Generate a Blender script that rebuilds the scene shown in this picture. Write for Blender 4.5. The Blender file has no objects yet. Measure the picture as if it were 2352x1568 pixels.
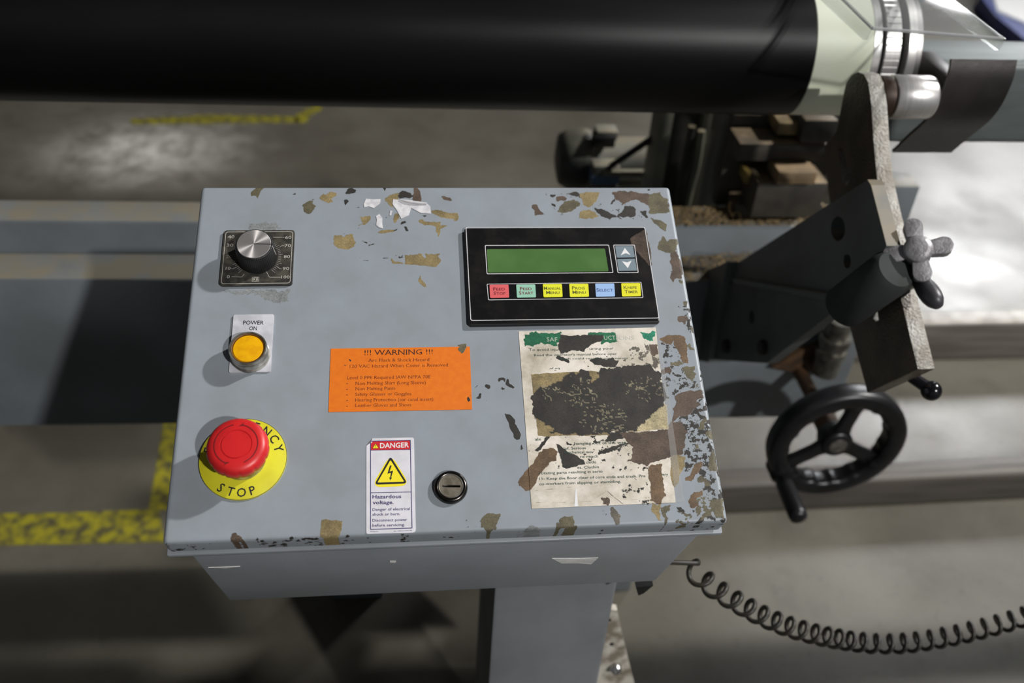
import bpy, bmesh, math, random
import numpy as np
from mathutils import Vector, Matrix
from mathutils.geometry import tessellate_polygon

random.seed(7)
scene = bpy.context.scene
col = scene.collection

# ------------------------------------------------------------------ camera
FPX = 2138.19                                   # focal length in pixels of the 2352 px wide frame
CAM = Vector((-0.0252, -0.5417, 0.4318))
ROT = Matrix(((0.9943, 0.0176, -0.1056), (-0.0936, 0.6214, -0.7778), (0.0519, 0.7833, 0.6195)))
# re-orthonormalise
_r = ROT.col[0].normalized(); _b = (-ROT.col[2]).normalized()
_b = (_b - _r * _b.dot(_r)).normalized(); _z = -_b; _u = _z.cross(_r).normalized()
ROT = Matrix((_r, _u, _z)).transposed()
cd = bpy.data.cameras.new('camera'); cam = bpy.data.objects.new('camera', cd); col.objects.link(cam)
cam.matrix_world = Matrix.Translation(CAM) @ ROT.to_4x4()
cd.sensor_width = 36.0; cd.lens = FPX / 2352 * 36.0; cd.clip_start = 0.02; cd.clip_end = 60
cd.dof.use_dof = True; cd.dof.focus_distance = 0.68; cd.dof.aperture_fstop = 5.2
scene.camera = cam

# ------------------------------------------------------------------ world, lamps, exposure
w = bpy.data.worlds.new('hall'); scene.world = w; w.use_nodes = True
bg = w.node_tree.nodes['Background']; bg.inputs[0].default_value = (0.95, 0.97, 1.0, 1); bg.inputs[1].default_value = 0.045
def lamp(name, loc, aim, size, power, color, spread=180):
    d = (Vector(aim)-Vector(loc)).normalized()
    ld = bpy.data.lights.new(name, 'AREA'); ld.shape = 'DISK'; ld.size = size; ld.energy = power; ld.color = color; ld.spread = math.radians(spread)
    o = bpy.data.objects.new(name, ld); col.objects.link(o)
    o.location = loc; o.rotation_euler = d.to_track_quat('-Z', 'Y').to_euler()
    return o
lamp('hall_lamp_front', Vector((0.60, -1.0, 0.80)).normalized()*12.0, (0, 0, 0), 0.34, 1020, (1.0, 0.985, 0.97))
lamp('hall_lamp_right', Vector((38, 8.6, 33)).normalized()*4.4, (0.4, 0.5, -0.4), 0.17, 205, (1.0, 0.985, 0.97))
lamp('hall_lamp_back', (5.0, 6.2, 2.8), (2.0, 1.6, -1), 1.3, 21, (0.97, 0.98, 1.0), 45)
vs = scene.view_settings
vs.view_transform = 'Standard'; vs.look = 'None'; vs.gamma = 1.0; vs.use_curve_mapping = False
vs.exposure = 0.0

# ------------------------------------------------------------------ geometry of the place
SL = math.radians(24.0)                         # slope of the control panel face
PM = Matrix.Rotation(SL, 4, 'X')                # panel frame -> world (origin = centre of the panel face)
PM3 = PM.to_3x3()
FLOOR = -1.0
W, H = 0.380, 0.287
def ray(px, py):
    return ROT @ Vector(((px - 1176) / FPX, -(py - 784) / FPX, -1))
def at(px, py, X=None, Y=None, Z=None):
    d = ray(px, py)
    if X is not None: t = (X - CAM.x) / d.x
    elif Y is not None: t = (Y - CAM.y) / d.y
    else: t = (Z - CAM.z) / d.z
    return CAM + d * t
_n = PM3 @ Vector((0, 0, 1))
def pp(px, py, h=0.0):
    d = ray(px, py); q = CAM + d * ((h - CAM.dot(_n)) / d.dot(_n))
    l = PM3.transposed() @ q
    return (l.x, l.y)

# ------------------------------------------------------------------ materials
def lin(c):
    f = lambda v: v / 12.92 if v <= 0.04045 else ((v + 0.055) / 1.055) ** 2.4
    return tuple(f(v / 255.0) for v in c) + (1,)
MATS = {}
def nn(nt, t, **kw):
    n = nt.nodes.new(t)
    for k, v in kw.items(): setattr(n, k, v)
    return n
def mat(name, c, rough=0.5, metal=0.0, c2=None, scale=60, bump=0.0, bscale=None, dust=None, spec=0.5, detail=5, lo=0.4, hi=0.62, rv=0.0, stretch=None, emit=0.0, trans=0.0, ior=1.45, alpha=1.0, coat=0.0):
    if name in MATS: return MATS[name]
    m = bpy.data.materials.new(name); m.use_nodes = True; nt = m.node_tree; L = nt.links
    b = nt.nodes['Principled BSDF']
    b.inputs['Roughness'].default_value = rough; b.inputs['Metallic'].default_value = metal
    b.inputs['Specular IOR Level'].default_value = spec; b.inputs['IOR'].default_value = ior
    b.inputs['Transmission Weight'].default_value = trans; b.inputs['Alpha'].default_value = alpha
    b.inputs['Coat Weight'].default_value = coat
    out = lin(c); b.inputs['Base Color'].default_value = out
    tc = nn(nt, 'ShaderNodeTexCoord'); vec = tc.outputs['Object']
    if stretch:
        mp = nn(nt, 'ShaderNodeMapping'); mp.inputs['Scale'].default_value = stretch
        L.new(vec, mp.inputs['Vector']); vec = mp.outputs['Vector']
    csock = None
    if c2 is not None:
        no = nn(nt, 'ShaderNodeTexNoise'); no.inputs['Scale'].default_value = scale; no.inputs['Detail'].default_value = detail
        L.new(vec, no.inputs['Vector'])
        mr = nn(nt, 'ShaderNodeMapRange'); mr.inputs[1].default_value = lo; mr.inputs[2].default_value = hi
        L.new(no.outputs['Fac'], mr.inputs[0])
        mx = nn(nt, 'ShaderNodeMix', data_type='RGBA'); mx.inputs[6].default_value = lin(c); mx.inputs[7].default_value = lin(c2)
        L.new(mr.outputs[0], mx.inputs[0]); csock = mx.outputs[2]
        if rv:
            mr2 = nn(nt, 'ShaderNodeMapRange'); mr2.inputs[1].default_value = 0.3; mr2.inputs[2].default_value = 0.7
            mr2.inputs[3].default_value = max(0.02, rough - rv); mr2.inputs[4].default_value = min(1, rough + rv)
            L.new(no.outputs['Fac'], mr2.inputs[0]); L.new(mr2.outputs[0], b.inputs['Roughness'])
    if dust is not None:                          # settled dust: lies on upward faces
        ge = nn(nt, 'ShaderNodeNewGeometry'); sx = nn(nt, 'ShaderNodeSeparateXYZ'); L.new(ge.outputs['Normal'], sx.inputs[0])
        m1 = nn(nt, 'ShaderNodeMapRange'); m1.inputs[1].default_value = 0.35; m1.inputs[2].default_value = 0.9
        L.new(sx.outputs['Z'], m1.inputs[0])
        n2 = nn(nt, 'ShaderNodeTexNoise'); n2.inputs['Scale'].default_value = 25; n2.inputs['Detail'].default_value = 6
        L.new(tc.outputs['Object'], n2.inputs['Vector'])
        m2 = nn(nt, 'ShaderNodeMapRange'); m2.inputs[1].default_value = 0.35; m2.inputs[2].default_value = 0.6; m2.inputs[3].default_value = 0.25
        L.new(n2.outputs['Fac'], m2.inputs[0])
        mu = nn(nt, 'ShaderNodeMath', operation='MULTIPLY'); L.new(m1.outputs[0], mu.inputs[0]); L.new(m2.outputs[0], mu.inputs[1])
        mx2 = nn(nt, 'ShaderNodeMix', data_type='RGBA'); mx2.inputs[7].default_value = lin(dust)
        if csock: L.new(csock, mx2.inputs[6])
        else: mx2.inputs[6].default_value = lin(c)
        L.new(mu.outputs[0], mx2.inputs[0]); csock = mx2.outputs[2]
    if csock: L.new(csock, b.inputs['Base Color'])
    if emit:
        b.inputs['Emission Color'].default_value = lin(c); b.inputs['Emission Strength'].default_value = emit
        if csock: L.new(csock, b.inputs['Emission Color'])
    if bump:
        n3 = nn(nt, 'ShaderNodeTexNoise'); n3.inputs['Scale'].default_value = bscale or scale * 4; n3.inputs['Detail'].default_value = 4
        L.new(vec, n3.inputs['Vector'])
        bp = nn(nt, 'ShaderNodeBump'); bp.inputs['Strength'].default_value = bump; bp.inputs['Distance'].default_value = 0.002
        L.new(n3.outputs['Fac'], bp.inputs['Height']); L.new(bp.outputs[0], b.inputs['Normal'])
    MATS[name] = m; return m

def residue_mat(name, base, base2, rough, scale=120, grime=None, lo=0.35, hi=0.65, spec=0.4):
    """a painted / printed surface with tape residue and flaked paint; res_d, res_a, res_c say where it sticks"""
    m = bpy.data.materials.new(name); m.use_nodes = True; nt = m.node_tree; L = nt.links
    b = nt.nodes['Principled BSDF']; tc = nn(nt, 'ShaderNodeTexCoord')
    def noise(s, d=5, r=0.6):
        n = nn(nt, 'ShaderNodeTexNoise'); n.inputs['Scale'].default_value = s; n.inputs['Detail'].default_value = d; n.inputs['Roughness'].default_value = r
        L.new(tc.outputs['Object'], n.inputs['Vector']); return n.outputs['Fac']
    def mth(op, a, bb):
        n = nn(nt, 'ShaderNodeMath', operation=op)
        for i, v in enumerate((a, bb)):
            if isinstance(v, (int, float)): n.inputs[i].default_value = v
            else: L.new(v, n.inputs[i])
        return n.outputs[0]
    def rng(v, a, bb, c=0, d=1):
        n = nn(nt, 'ShaderNodeMapRange'); L.new(v, n.inputs[0])
        for i, q in enumerate((a, bb, c, d)): n.inputs[i + 1].default_value = q
        return n.outputs[0]
    def mix(f, a, bb):
        n = nn(nt, 'ShaderNodeMix', data_type='RGBA'); L.new(f, n.inputs[0])
        for i, v in ((6, a), (7, bb)):
            if isinstance(v, tuple): n.inputs[i].default_value = v
            else: L.new(v, n.inputs[i])
        return n.outputs[2]
    at_ = lambda s: nn(nt, 'ShaderNodeAttribute', attribute_name=s)
    d = at_('res_d').outputs['Fac']; a = at_('res_a').outputs['Fac']; c = at_('res_c').outputs['Color']
    n = noise(330, 7, 0.72); big = mth('GREATER_THAN', a, 2.6)
    nb = noise(190, 5, 0.6); n = mth('ADD', mth('MULTIPLY', n, mth('SUBTRACT', 1.0, big)), mth('MULTIPLY', nb, big))
    eff = mth('ADD', d, mth('MULTIPLY', mth('MULTIPLY', mth('SUBTRACT', n, 0.5), 2.6), a))
    mask = rng(eff, -0.12, 0.12)
    paint = mix(rng(noise(scale, 6), lo, hi), lin(base), lin(base2))
    if grime:
        paint = mix(rng(noise(22, 7, 0.7), 0.45, 0.7, 0, 0.7), paint, lin(grime))
    n2 = rng(noise(900, 5), 0.3, 0.72, 0.62, 1.35)
    n2 = mth('MULTIPLY', n2, rng(noise(70, 5), 0.35, 0.68, 0.68, 1.3))
    vm = nn(nt, 'ShaderNodeVectorMath', operation='SCALE'); L.new(c, vm.inputs[0]); L.new(n2, vm.inputs['Scale'])
    L.new(mix(mask, paint, vm.outputs[0]), b.inputs['Base Color'])
    L.new(rng(mask, 0, 1, rough, 0.62), b.inputs['Roughness'])
    b.inputs['Specular IOR Level'].default_value = spec
    bp = nn(nt, 'ShaderNodeBump'); bp.inputs['Strength'].default_value = 0.35; bp.inputs['Distance'].default_value = 0.0004
    L.new(mask, bp.inputs['Height']); L.new(bp.outputs[0], b.inputs['Normal'])
    MATS[name] = m; return m

# ------------------------------------------------------------------ mesh helpers
WM = {}
class MB:
    def __init__(s): s.v = []; s.f = []
    def add(s, vs_, fs):
        o = len(s.v); s.v += [tuple(q) for q in vs_]; s.f += [tuple(i + o for i in f) for f in fs]; return s
    def box(s, lo, hi, M=None):
        x0, y0, z0 = lo; x1, y1, z1 = hi
        vs_ = [(x0,y0,z0),(x1,y0,z0),(x1,y1,z0),(x0,y1,z0),(x0,y0,z1),(x1,y0,z1),(x1,y1,z1),(x0,y1,z1)]
        if M: vs_ = [M @ Vector(q) for q in vs_]
        return s.add(vs_, [(3,2,1,0),(4,5,6,7),(0,1,5,4),(1,2,6,5),(2,3,7,6),(3,0,4,7)])
    def prism(s, poly, a, b, fn=None, holes=()):
        """polygon (x,y) with holes, extruded from a to b along z; fn maps (x,y,z) to the final point"""
        fn = fn or (lambda x, y, z: (x, y, z))
        loops = [list(poly)] + [list(h) for h in holes]
        area = sum(loops[0][i][0]*loops[0][(i+1) % len(loops[0])][1]-loops[0][(i+1) % len(loops[0])][0]*loops[0][i][1] for i in range(len(loops[0])))
        if area < 0: loops[0].reverse()
        flat = [q for l in loops for q in l]; n = len(flat)
        tris = tessellate_polygon([[Vector((q[0], q[1], 0)) for q in l] for l in loops])
        fs = []
        for t in tris:
            p, q, r = (flat[i] for i in t)
            ccw = (q[0]-p[0])*(r[1]-p[1])-(r[0]-p[0])*(q[1]-p[1]) > 0
            t = tuple(t) if ccw else tuple(reversed(t))
            fs.append(tuple(i + n for i in t)); fs.append(tuple(reversed(t)))
        o = 0
        for l in loops:
            k = len(l)
            for i in range(k):
                j = (i + 1) % k; fs.append((o+i, o+j, o+j+n, o+i+n))
            o += k
        return s.add([fn(q[0], q[1], a) for q in flat] + [fn(q[0], q[1], b) for q in flat], fs)
    def face(s, poly, z):
        tris = tessellate_polygon([[Vector((q[0], q[1], 0)) for q in poly]])
        fs = []
        for t in tris:
            p, q, r = (poly[i] for i in t)
            fs.append(tuple(t) if (q[0]-p[0])*(r[1]-p[1])-(r[0]-p[0])*(q[1]-p[1]) > 0 else tuple(reversed(t)))
        return s.add([(q[0], q[1], z) for q in poly], fs)
    def ring(s, outer, inner, z):
        n = len(outer)
        return s.add([(q[0], q[1], z) for q in outer] + [(q[0], q[1], z) for q in inner], [(i, (i+1) % n, (i+1) % n + n, i + n) for i in range(n)])
    def lathe(s, prof, c, ax=(0, 0, 1), seg=40, mod=None, caps=True):
        ax = Vector(ax).normalized(); e1 = ax.orthogonal().normalized(); e2 = ax.cross(e1); c = Vector(c)
        if abs(ax.z) > 0.99: e1 = Vector((1, 0, 0)); e2 = ax.cross(e1)
        vs_ = []; fs = []
        for (r, h) in prof:
            for i in range(seg):
                t = 2*math.pi*i/seg; rr = r * (mod(t, r, h) if mod else 1)
                vs_.append(c + ax*h + e1*(rr*math.cos(t)) + e2*(rr*math.sin(t)))
        for k in range(len(prof)-1):
            for i in range(seg):
                j = (i+1) % seg; fs.append((k*seg+i, k*seg+j, (k+1)*seg+j, (k+1)*seg+i))
        if caps:
            fs.append(tuple(reversed(range(seg)))); k = (len(prof)-1)*seg; fs.append(tuple(range(k, k+seg)))
        return s.add(vs_, fs)
    def tube(s, path, r, seg=10, closed=False):
        P = [Vector(q) for q in path]; n = len(P); vs_ = []; fs = []
        rs = r if isinstance(r, (list, tuple)) else [r]*n
        prev = None
        for i in range(n):
            a = P[i-1] if (i > 0 or closed) else P[i]; b = P[(i+1) % n] if (i < n-1 or closed) else P[i]
            t = (b-a).normalized()
            if prev is None: e1 = t.orthogonal().normalized()
            else: e1 = (prev - t*prev.dot(t)).normalized()
            prev = e1; e2 = t.cross(e1)
            for k in range(seg):
                q = 2*math.pi*k/seg; vs_.append(P[i] + e1*(rs[i]*math.cos(q)) + e2*(rs[i]*math.sin(q)))
        m = n if closed else n-1
        for i in range(m):
            for k in range(seg):
                a = i*seg+k; b = i*seg+(k+1) % seg; i2 = (i+1) % n
                fs.append((a, b, i2*seg+(k+1) % seg, i2*seg+k))
        if not closed:
            fs.append(tuple(reversed(range(seg)))); fs.append(tuple(range((n-1)*seg, n*seg)))
        return s.add(vs_, fs)
    def build(s, name, m, parent=None, frame='W', smooth=None, bevel=0.0, bseg=2, label=None, kind=None):
        me = bpy.data.meshes.new(name)
        if frame == 'P': mw = PM.copy(); vs_ = s.v
        else:
            lo = Vector([min(q[i] for q in s.v) for i in range(3)]); hi = Vector([max(q[i] for q in s.v) for i in range(3)])
            c = (lo+hi)/2
            if parent is None: c.z = lo.z
            mw = Matrix.Translation(c); vs_ = [(q[0]-c.x, q[1]-c.y, q[2]-c.z) for q in s.v]
        me.from_pydata(vs_, [], s.f)
        if bevel:
            bm = bmesh.new(); bm.from_mesh(me)
            bmesh.ops.remove_doubles(bm, verts=bm.verts, dist=1e-6)
            bmesh.ops.dissolve_limit(bm, angle_limit=0.01, verts=bm.verts, edges=bm.edges)
            es = [e for e in bm.edges if len(e.link_faces) == 2 and e.calc_face_angle(0) > 0.5]
            bmesh.ops.bevel(bm, geom=es, offset=bevel, segments=bseg, profile=0.5, affect='EDGES', clamp_overlap=True)
            bm.to_mesh(me); bm.free()
        me.update(); me.validate()
        if smooth is None: smooth = 40
        if smooth:
            me.polygons.foreach_set('use_smooth', [True]*len(me.polygons)); me.set_sharp_from_angle(angle=math.radians(smooth))
        me.materials.append(m)
        return link(name, me, parent, mw, label, kind)
def link(name, data, parent, mw, label=None, kind=None):
    o = bpy.data.objects.new(name, data); col.objects.link(o)
    if parent is not None:
        o.parent = parent; o.matrix_basis = WM[parent.name].inverted() @ mw
    else: o.matrix_basis = mw
    WM[o.name] = mw.copy()
    if label: o['label'] = label
    if kind: o['kind'] = kind
    return o
def tag(o, label, cat, group=None):
    o['label'] = label; o['category'] = cat
    if group: o['group'] = group
    return o
def thing(name, loc, label, cat, group=None):
    o = link(name, None, None, Matrix.Translation(Vector(loc))); o.empty_display_size = 0.02
    return tag(o, label, cat, group)
def copy_part(src, parent, mw):
    o = src.copy(); col.objects.link(o); o.parent = parent; o.matrix_basis = WM[parent.name].inverted() @ mw
    WM[o.name] = mw.copy(); return o
def rrect(x0, y0, x1, y1, r, k=5):
    out = []
    for cx, cy, a in ((x1-r, y1-r, 0), (x0+r, y1-r, 90), (x0+r, y0+r, 180), (x1-r, y0+r, 270)):
        for i in range(k+1):
            t = math.radians(a + 90*i/k); out.append((cx+r*math.cos(t), cy+r*math.sin(t)))
    return out
def rquad(c, r, k=4, inset=0.0):
    """rounded quad through 4 panel points given TL, TR, BR, BL"""
    c = [Vector(q) for q in c]; n = 4; cen = sum(c, Vector((0, 0)))/4
    if inset: 
        out = []
        for i in range(4):
            e1 = (c[(i+1) % 4]-c[i]).normalized(); e0 = (c[i-1]-c[i]).normalized()
            out.append(c[i] + (e1+e0)*inset)
        c = out
    res = []
    for i in range(4):
        p = c[i]; a = (c[i-1]-p); b = (c[(i+1) % 4]-p)
        a = p + a.normalized()*r; b = p + b.normalized()*r
        for j in range(k+1):
            t = j/k; res.append(tuple(a*(1-t)**2 + p*2*t*(1-t) + b*t*t))
    return res[::-1]

# ------------------------------------------------------------------ lettering
_tc = {}
def glyphs(body, bold=0.0, serif=False, font_scale=1.0):
    key = (body, bold, serif)
    if key in _tc: return _tc[key]
    cu = bpy.data.curves.new('t', 'FONT'); cu.body = body; cu.size = 1.0; cu.resolution_u = 2; cu.offset = bold
    ob = bpy.data.objects.new('t', cu); col.objects.link(ob)
    bpy.context.view_layer.update()
    me = bpy.data.meshes.new_from_object(ob.evaluated_get(bpy.context.evaluated_depsgraph_get()))
    vs_ = [tuple(v.co)[:2] for v in me.vertices]; fs = [tuple(p.vertices) for p in me.polygons]
    if serif:                                     # little feet on every stem end
        cnt = {}
        for f in fs:
            for i in range(len(f)):
                e = tuple(sorted((f[i], f[(i+1) % len(f)]))); cnt[e] = cnt.get(e, 0)+1
        for (a, b), c in list(cnt.items()):
            if c != 1: continue
            p, q = vs_[a], vs_[b]; wd = abs(p[0]-q[0])
            if abs(p[1]-q[1]) < 0.004 and 0.03 < wd < 0.16:
                x0 = min(p[0], q[0])-0.05; x1 = max(p[0], q[0])+0.05; y = p[1]
                up = 0.03 if y < 0.15 else -0.03
                k = len(vs_); vs_ += [(x0, min(y, y+up)), (x1, min(y, y+up)), (x1, max(y, y+up)), (x0, max(y, y+up))]
                fs.append((k, k+1, k+2, k+3))
    bpy.data.objects.remove(ob); bpy.data.curves.remove(cu); bpy.data.meshes.remove(me)
    _tc[key] = (vs_, fs); return vs_, fs
CAPH = 0.70
def small_caps(words, bold=0.0):
    vs_, fs = [], []; x = 0
    for wd in words.split(' '):
        for k, ch in ((1.0, wd[0]), (0.78, wd[1:])):
            if not ch: continue
            gv, gf = glyphs(ch.upper(), bold); o = len(vs_); x0 = min(v[0] for v in gv); x1 = max(v[0] for v in gv)
            vs_ += [((v[0]-x0)*k+x, v[1]*k) for v in gv]; fs += [tuple(i+o for i in f) for f in gf]
            x += (x1-x0)*k + 0.07
        x += 0.2
    return vs_, fs
def letter(mb, body, a, b, cap, z, bold=0.0, serif=False, sc=False, h=None):
    """write body on the panel: a, b photo pixels of the baseline ends, cap = capital height in px"""
    gv, gf = small_caps(body, bold) if sc else glyphs(body, bold, serif)
    p0 = Vector(pp(*a, h or 0)); p1 = Vector(pp(*b, h or 0)); u = (p1-p0); wd = u.length; u.normalize(); v = Vector((-u.y, u.x))
    ph = (Vector(pp(a[0], a[1]-cap, h or 0))-p0).length
    x0 = min(q[0] for q in gv); x1 = max(q[0] for q in gv); kx = wd/max(1e-6, x1-x0); ky = ph/CAPH
    mb.add([tuple(p0 + u*((q[0]-x0)*kx) + v*(q[1]*ky)) + (z,) for q in gv], gf)
def zoomed(ox, oy, s):
    return lambda *pts: [(ox+x/s, oy+y/s) for x, y in pts]

# ------------------------------------------------------------------ tape residue and flaked paint on the panel
TAN = (128, 113, 78); OLV = (92, 86, 66); DRK = (44, 41, 37); BRN = (82, 68, 57); MID = (96, 90, 80); CRM = (170, 158, 124); GRN = (22, 92, 62); TEA = (30, 128, 98); RST = (98, 78, 56); WHT = (196, 190, 178)
RES = []                                         # (pixel polygon, colour, jaggedness, speckle density or None)
def res(zf, c, *polys, a=1.0, dens=None):
    for q in polys: RES.append((zf(*q), c, a, dens))
z = zoomed(660, 420, 5.345)
res(z, DRK, [(620,280),(1150,330),(1560,430),(1530,640),(1000,560),(600,610)], a=4.5, dens=-2.3)
res(z, DRK, [(880,930),(1260,905),(1440,880),(1450,1010),(1250,1000),(900,985)], a=4.0, dens=-1.4)
res(z, OLV, [(195,280),(270,205),(340,210),(345,260),(375,290),(345,320),(270,390),(200,360)])
res(z, TAN, [(390,180),(430,130),(470,140),(520,110),(610,105),(625,145),(545,185),(565,230),(510,245),(430,210)],
    [(1195,190),(1290,130),(1360,120),(1365,200),(1310,215),(1290,300),(1220,250)],
    [(1765,335),(1880,345),(2080,375),(2095,420),(2080,475),(2045,470),(2050,445),(1900,430),(1780,385)],
    [(1590,460),(1660,450),(1700,480),(1880,475),(1870,520),(1960,520),(1870,570),(1860,665),(1815,600),(1820,530),(1740,520),(1680,530),(1660,500),(1600,490)],
    [(870,420),(920,410),(1020,405),(1015,460),(950,500),(880,525),(860,520),(930,490),(900,450)],
    [(1290,430),(1320,380),(1360,380),(1365,430),(1320,490),(1300,490)], [(1115,625),(1140,590),(1300,565),(1320,575),(1310,595)],
    [(565,640),(660,640),(690,660),(750,630),(800,635),(835,690),(815,700),(835,720),(815,780),(740,815),(620,805),(570,740)],
    [(1440,890),(1650,875),(1690,935),(1700,900),(1680,870),(1870,865),(1840,900),(1890,940),(1850,1020),(1800,1032),(1450,1000)],
    [(1260,910),(1290,920),(1310,955),(1420,985),(1440,1000),(1290,990)], [(1625,1125),(1670,1200),(1715,1290),(1690,1285),(1620,1210)], a=0.7)
res(z, DRK, [(705,130),(740,70),(790,55),(845,85),(840,115),(760,130),(720,140)], [(690,200),(720,200),(755,230),(710,280),(700,230)],
    [(1360,125),(1420,90),(1520,115),(1530,160),(1490,190),(1440,180),(1370,190)], [(1310,570),(1365,565),(1360,580),(1315,585)],
    [(660,612),(740,630),(700,632)], [(900,710),(990,720),(985,745),(940,735)], [(65,140),(120,115),(120,135)],
    [(930,950),(1000,950),(990,962),(930,960)], [(1160,915),(1240,912),(1230,922),(1165,925)], [(1645,400),(1700,390),(1720,410),(1665,420)],
    [(1380,490),(1440,460),(1460,490),(1390,505)], [(1435,520),(1480,540),(1495,600),(1460,585)], [(1165,45),(1310,40),(1260,65),(1215,60),(1200,130),(1190,90)],
    [(830,300),(880,295),(880,320),(850,310)], [(1180,410),(1225,410),(1215,430)], [(1000,760),(1080,745),(1085,758),(1000,772)], [(1035,500),(1085,500),(1060,512)], a=0.6)
res(z, BRN, [(1550,60),(1580,45),(1630,90),(1660,190),(1635,235),(1530,215),(1530,170),(1555,130)], [(1880,175),(1920,165),(2010,180),(2020,215),(1900,205)], a=0.6)
z = zoomed(440, 420, 5.228)
res(z, OLV, [(715,110),(790,45),(860,60),(820,110),(790,205),(775,160),(720,160)], a=0.6)
SMG = (124, 128, 128)
res(z, SMG, [(400,1290),(560,1320),(760,1330),(880,1400),(1000,1445),(1160,1420),(1175,1290),(820,1275)], [(700,500),(850,470),(1000,490),(1120,560),(700,560)], a=2.4)
z = zoomed(1050, 1140, 5.227)
res(z, SMG, [(640,410),(820,400),(920,345),(1080,380),(1000,415),(700,430)], a=1.0)
z = zoomed(1180, 420, 4.611)
res(z, DRK, [(330,100),(700,100),(1000,230),(1330,230),(1430,400),(900,380),(480,340),(330,260)], a=4.5, dens=-1.2)
res(z, BRN, [(200,235),(240,240),(260,285),(330,330),(220,340)], [(1035,100),(1130,80),(1250,95),(1410,105),(1430,230),(1390,230),(1300,180),(1200,195),(1150,250),(1140,210),(1080,170)],
    [(1650,740),(1720,730),(1760,790),(1800,950),(1790,1010),(1730,1000),(1690,1060),(1660,960)], [(1740,1420),(1830,1400),(1870,1450),(1790,1460),(1805,1500),(1740,1470)], [(450,150),(510,140),(560,155),(555,185),(465,175)])
res(z, OLV, [(480,270),(550,190),(640,175),(700,220),(660,270),(600,310),(520,325),(470,300)], [(1410,110),(1560,110),(1630,170),(1645,310),(1560,330),(1425,320),(1430,230)],
    [(1440,370),(1510,390),(1610,430),(1620,520),(1545,470),(1460,410)], [(1520,710),(1560,600),(1600,575),(1640,620),(1670,600),(1735,595),(1745,640),(1700,735),(1620,740)],
    [(1745,1020),(1800,1030),(1790,1075),(1760,1060)], [(1790,1260),(1850,1240),(1850,1280),(1810,1290)])
res(z, TAN, [(700,105),(780,95),(925,95),(880,170),(840,240),(790,260),(740,240),(715,180)], [(700,300),(770,285),(850,300),(890,350),(860,370),(690,370)], a=0.8)
res(z, DRK, [(850,260),(950,280),(1050,320),(1100,365),(950,370),(890,310)], [(1110,325),(1180,260),(1250,240),(1310,290),(1280,350),(1210,365),(1080,360)], [(370,130),(450,120),(430,160),(395,140)],
    [(380,200),(440,220),(460,260),(410,240)], [(540,115),(700,105),(700,150),(600,130)], [(1035,215),(1065,170),(1090,185),(1055,220)], [(1330,290),(1400,300),(1420,390),(1390,370)], [(1410,60),(1440,45),(1445,75),(1415,75)])
z = zoomed(1480, 700, 5.229)
res(z, DRK, [(230,480),(340,470),(400,600),(450,740),(500,850),(530,1030),(370,1080),(290,960),(250,800)], [(590,740),(690,780),(710,1000),(560,1000)], [(420,0),(540,0),(600,330),(540,330)], a=5, dens=-0.45)
res(z, DRK, [(420,1330),(720,1110),(780,1360),(800,1568),(380,1568)], a=5, dens=-0.1)
res(z, BRN, [(400,140),(440,120),(510,140),(555,170),(480,205),(485,245),(430,215),(395,185)], [(240,760),(300,725),(350,770),(320,820),(260,830),(190,800)],
    [(370,1100),(480,1060),(680,1015),(715,1050),(715,1110),(610,1140),(680,1190),(600,1240),(540,1310),(420,1340),(330,1380),(340,1260),(390,1180)], [(300,1400),(430,1380),(530,1560),(300,1568)])
res(z, RST, [(185,395),(330,370),(370,365),(470,380),(500,470),(515,560),(530,705),(470,680),(430,620),(410,560),(350,480),(330,430),(290,470),(230,460)])
res(z, OLV, [(540,270),(580,255),(605,330),(560,330)], [(505,480),(550,470),(605,560),(530,550)], [(450,755),(520,735),(610,750),(600,800),(625,850),(590,890),(580,945),(540,880),(500,830),(480,790)],
    [(400,670),(440,660),(465,700),(410,740),(330,720),(320,680),(360,690)], [(610,960),(650,955),(630,1010)], [(640,1480),(700,1400),(750,1360),(760,1390),(720,1500),(660,1510)])
z = zoomed(1480, 960, 5.229)
res(z, DRK, [(520,220),(720,160),(870,420),(960,960),(780,990),(680,660),(480,640),(470,470)], [(420,1080),(700,1180),(960,1200),(960,1230),(600,1240)], a=5, dens=-0.15)
res(z, OLV, [(620,930),(830,980),(850,1200),(640,1190)], [(370,1240),(430,1150),(580,1200),(560,1255)], a=5, dens=0.0)
res(z, TAN, [(330,470),(400,460),(500,480),(490,570),(440,640),(430,760),(380,830),(330,770),(310,690),(320,560)], [(80,1040),(200,1030),(190,1110),(210,1220),(170,1200),(130,1160),(85,1100)])
res(z, RST, [(60,570),(220,540),(220,770),(230,920),(200,1030),(70,1010),(75,800),(45,680)], [(500,750),(640,540),(700,530),(710,580),(560,770)], [(515,990),(600,900),(720,880),(700,930),(640,960),(650,1080),(560,1080)])
res(z, OLV, [(210,1070),(330,1055),(310,1110),(270,1150),(285,1250),(250,1260),(220,1130)], [(720,180),(760,150),(810,180),(825,270),(790,270)], [(610,300),(640,280),(640,340),(610,400)],
    [(770,490),(810,380),(840,410),(850,560),(910,650),(800,620)], [(650,720),(700,690),(760,720),(790,800),(740,840),(710,770),(670,780)], [(800,1010),(840,975),(950,970),(955,1190),(860,1210),(790,1100)])
z = zoomed(1050, 1140, 5.227)
res(z, OLV, [(270,285),(370,200),(500,200),(510,270),(490,330),(470,380),(400,400),(340,390),(320,340),(290,380)], [(1165,350),(1220,300),(1270,240),(1380,230),(1400,340),(1450,345),(1440,380),(1180,390)])
res(z, MID, [(1830,130),(1890,130),(1970,230),(1970,330),(1930,355),(1900,290),(1850,250)])
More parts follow.
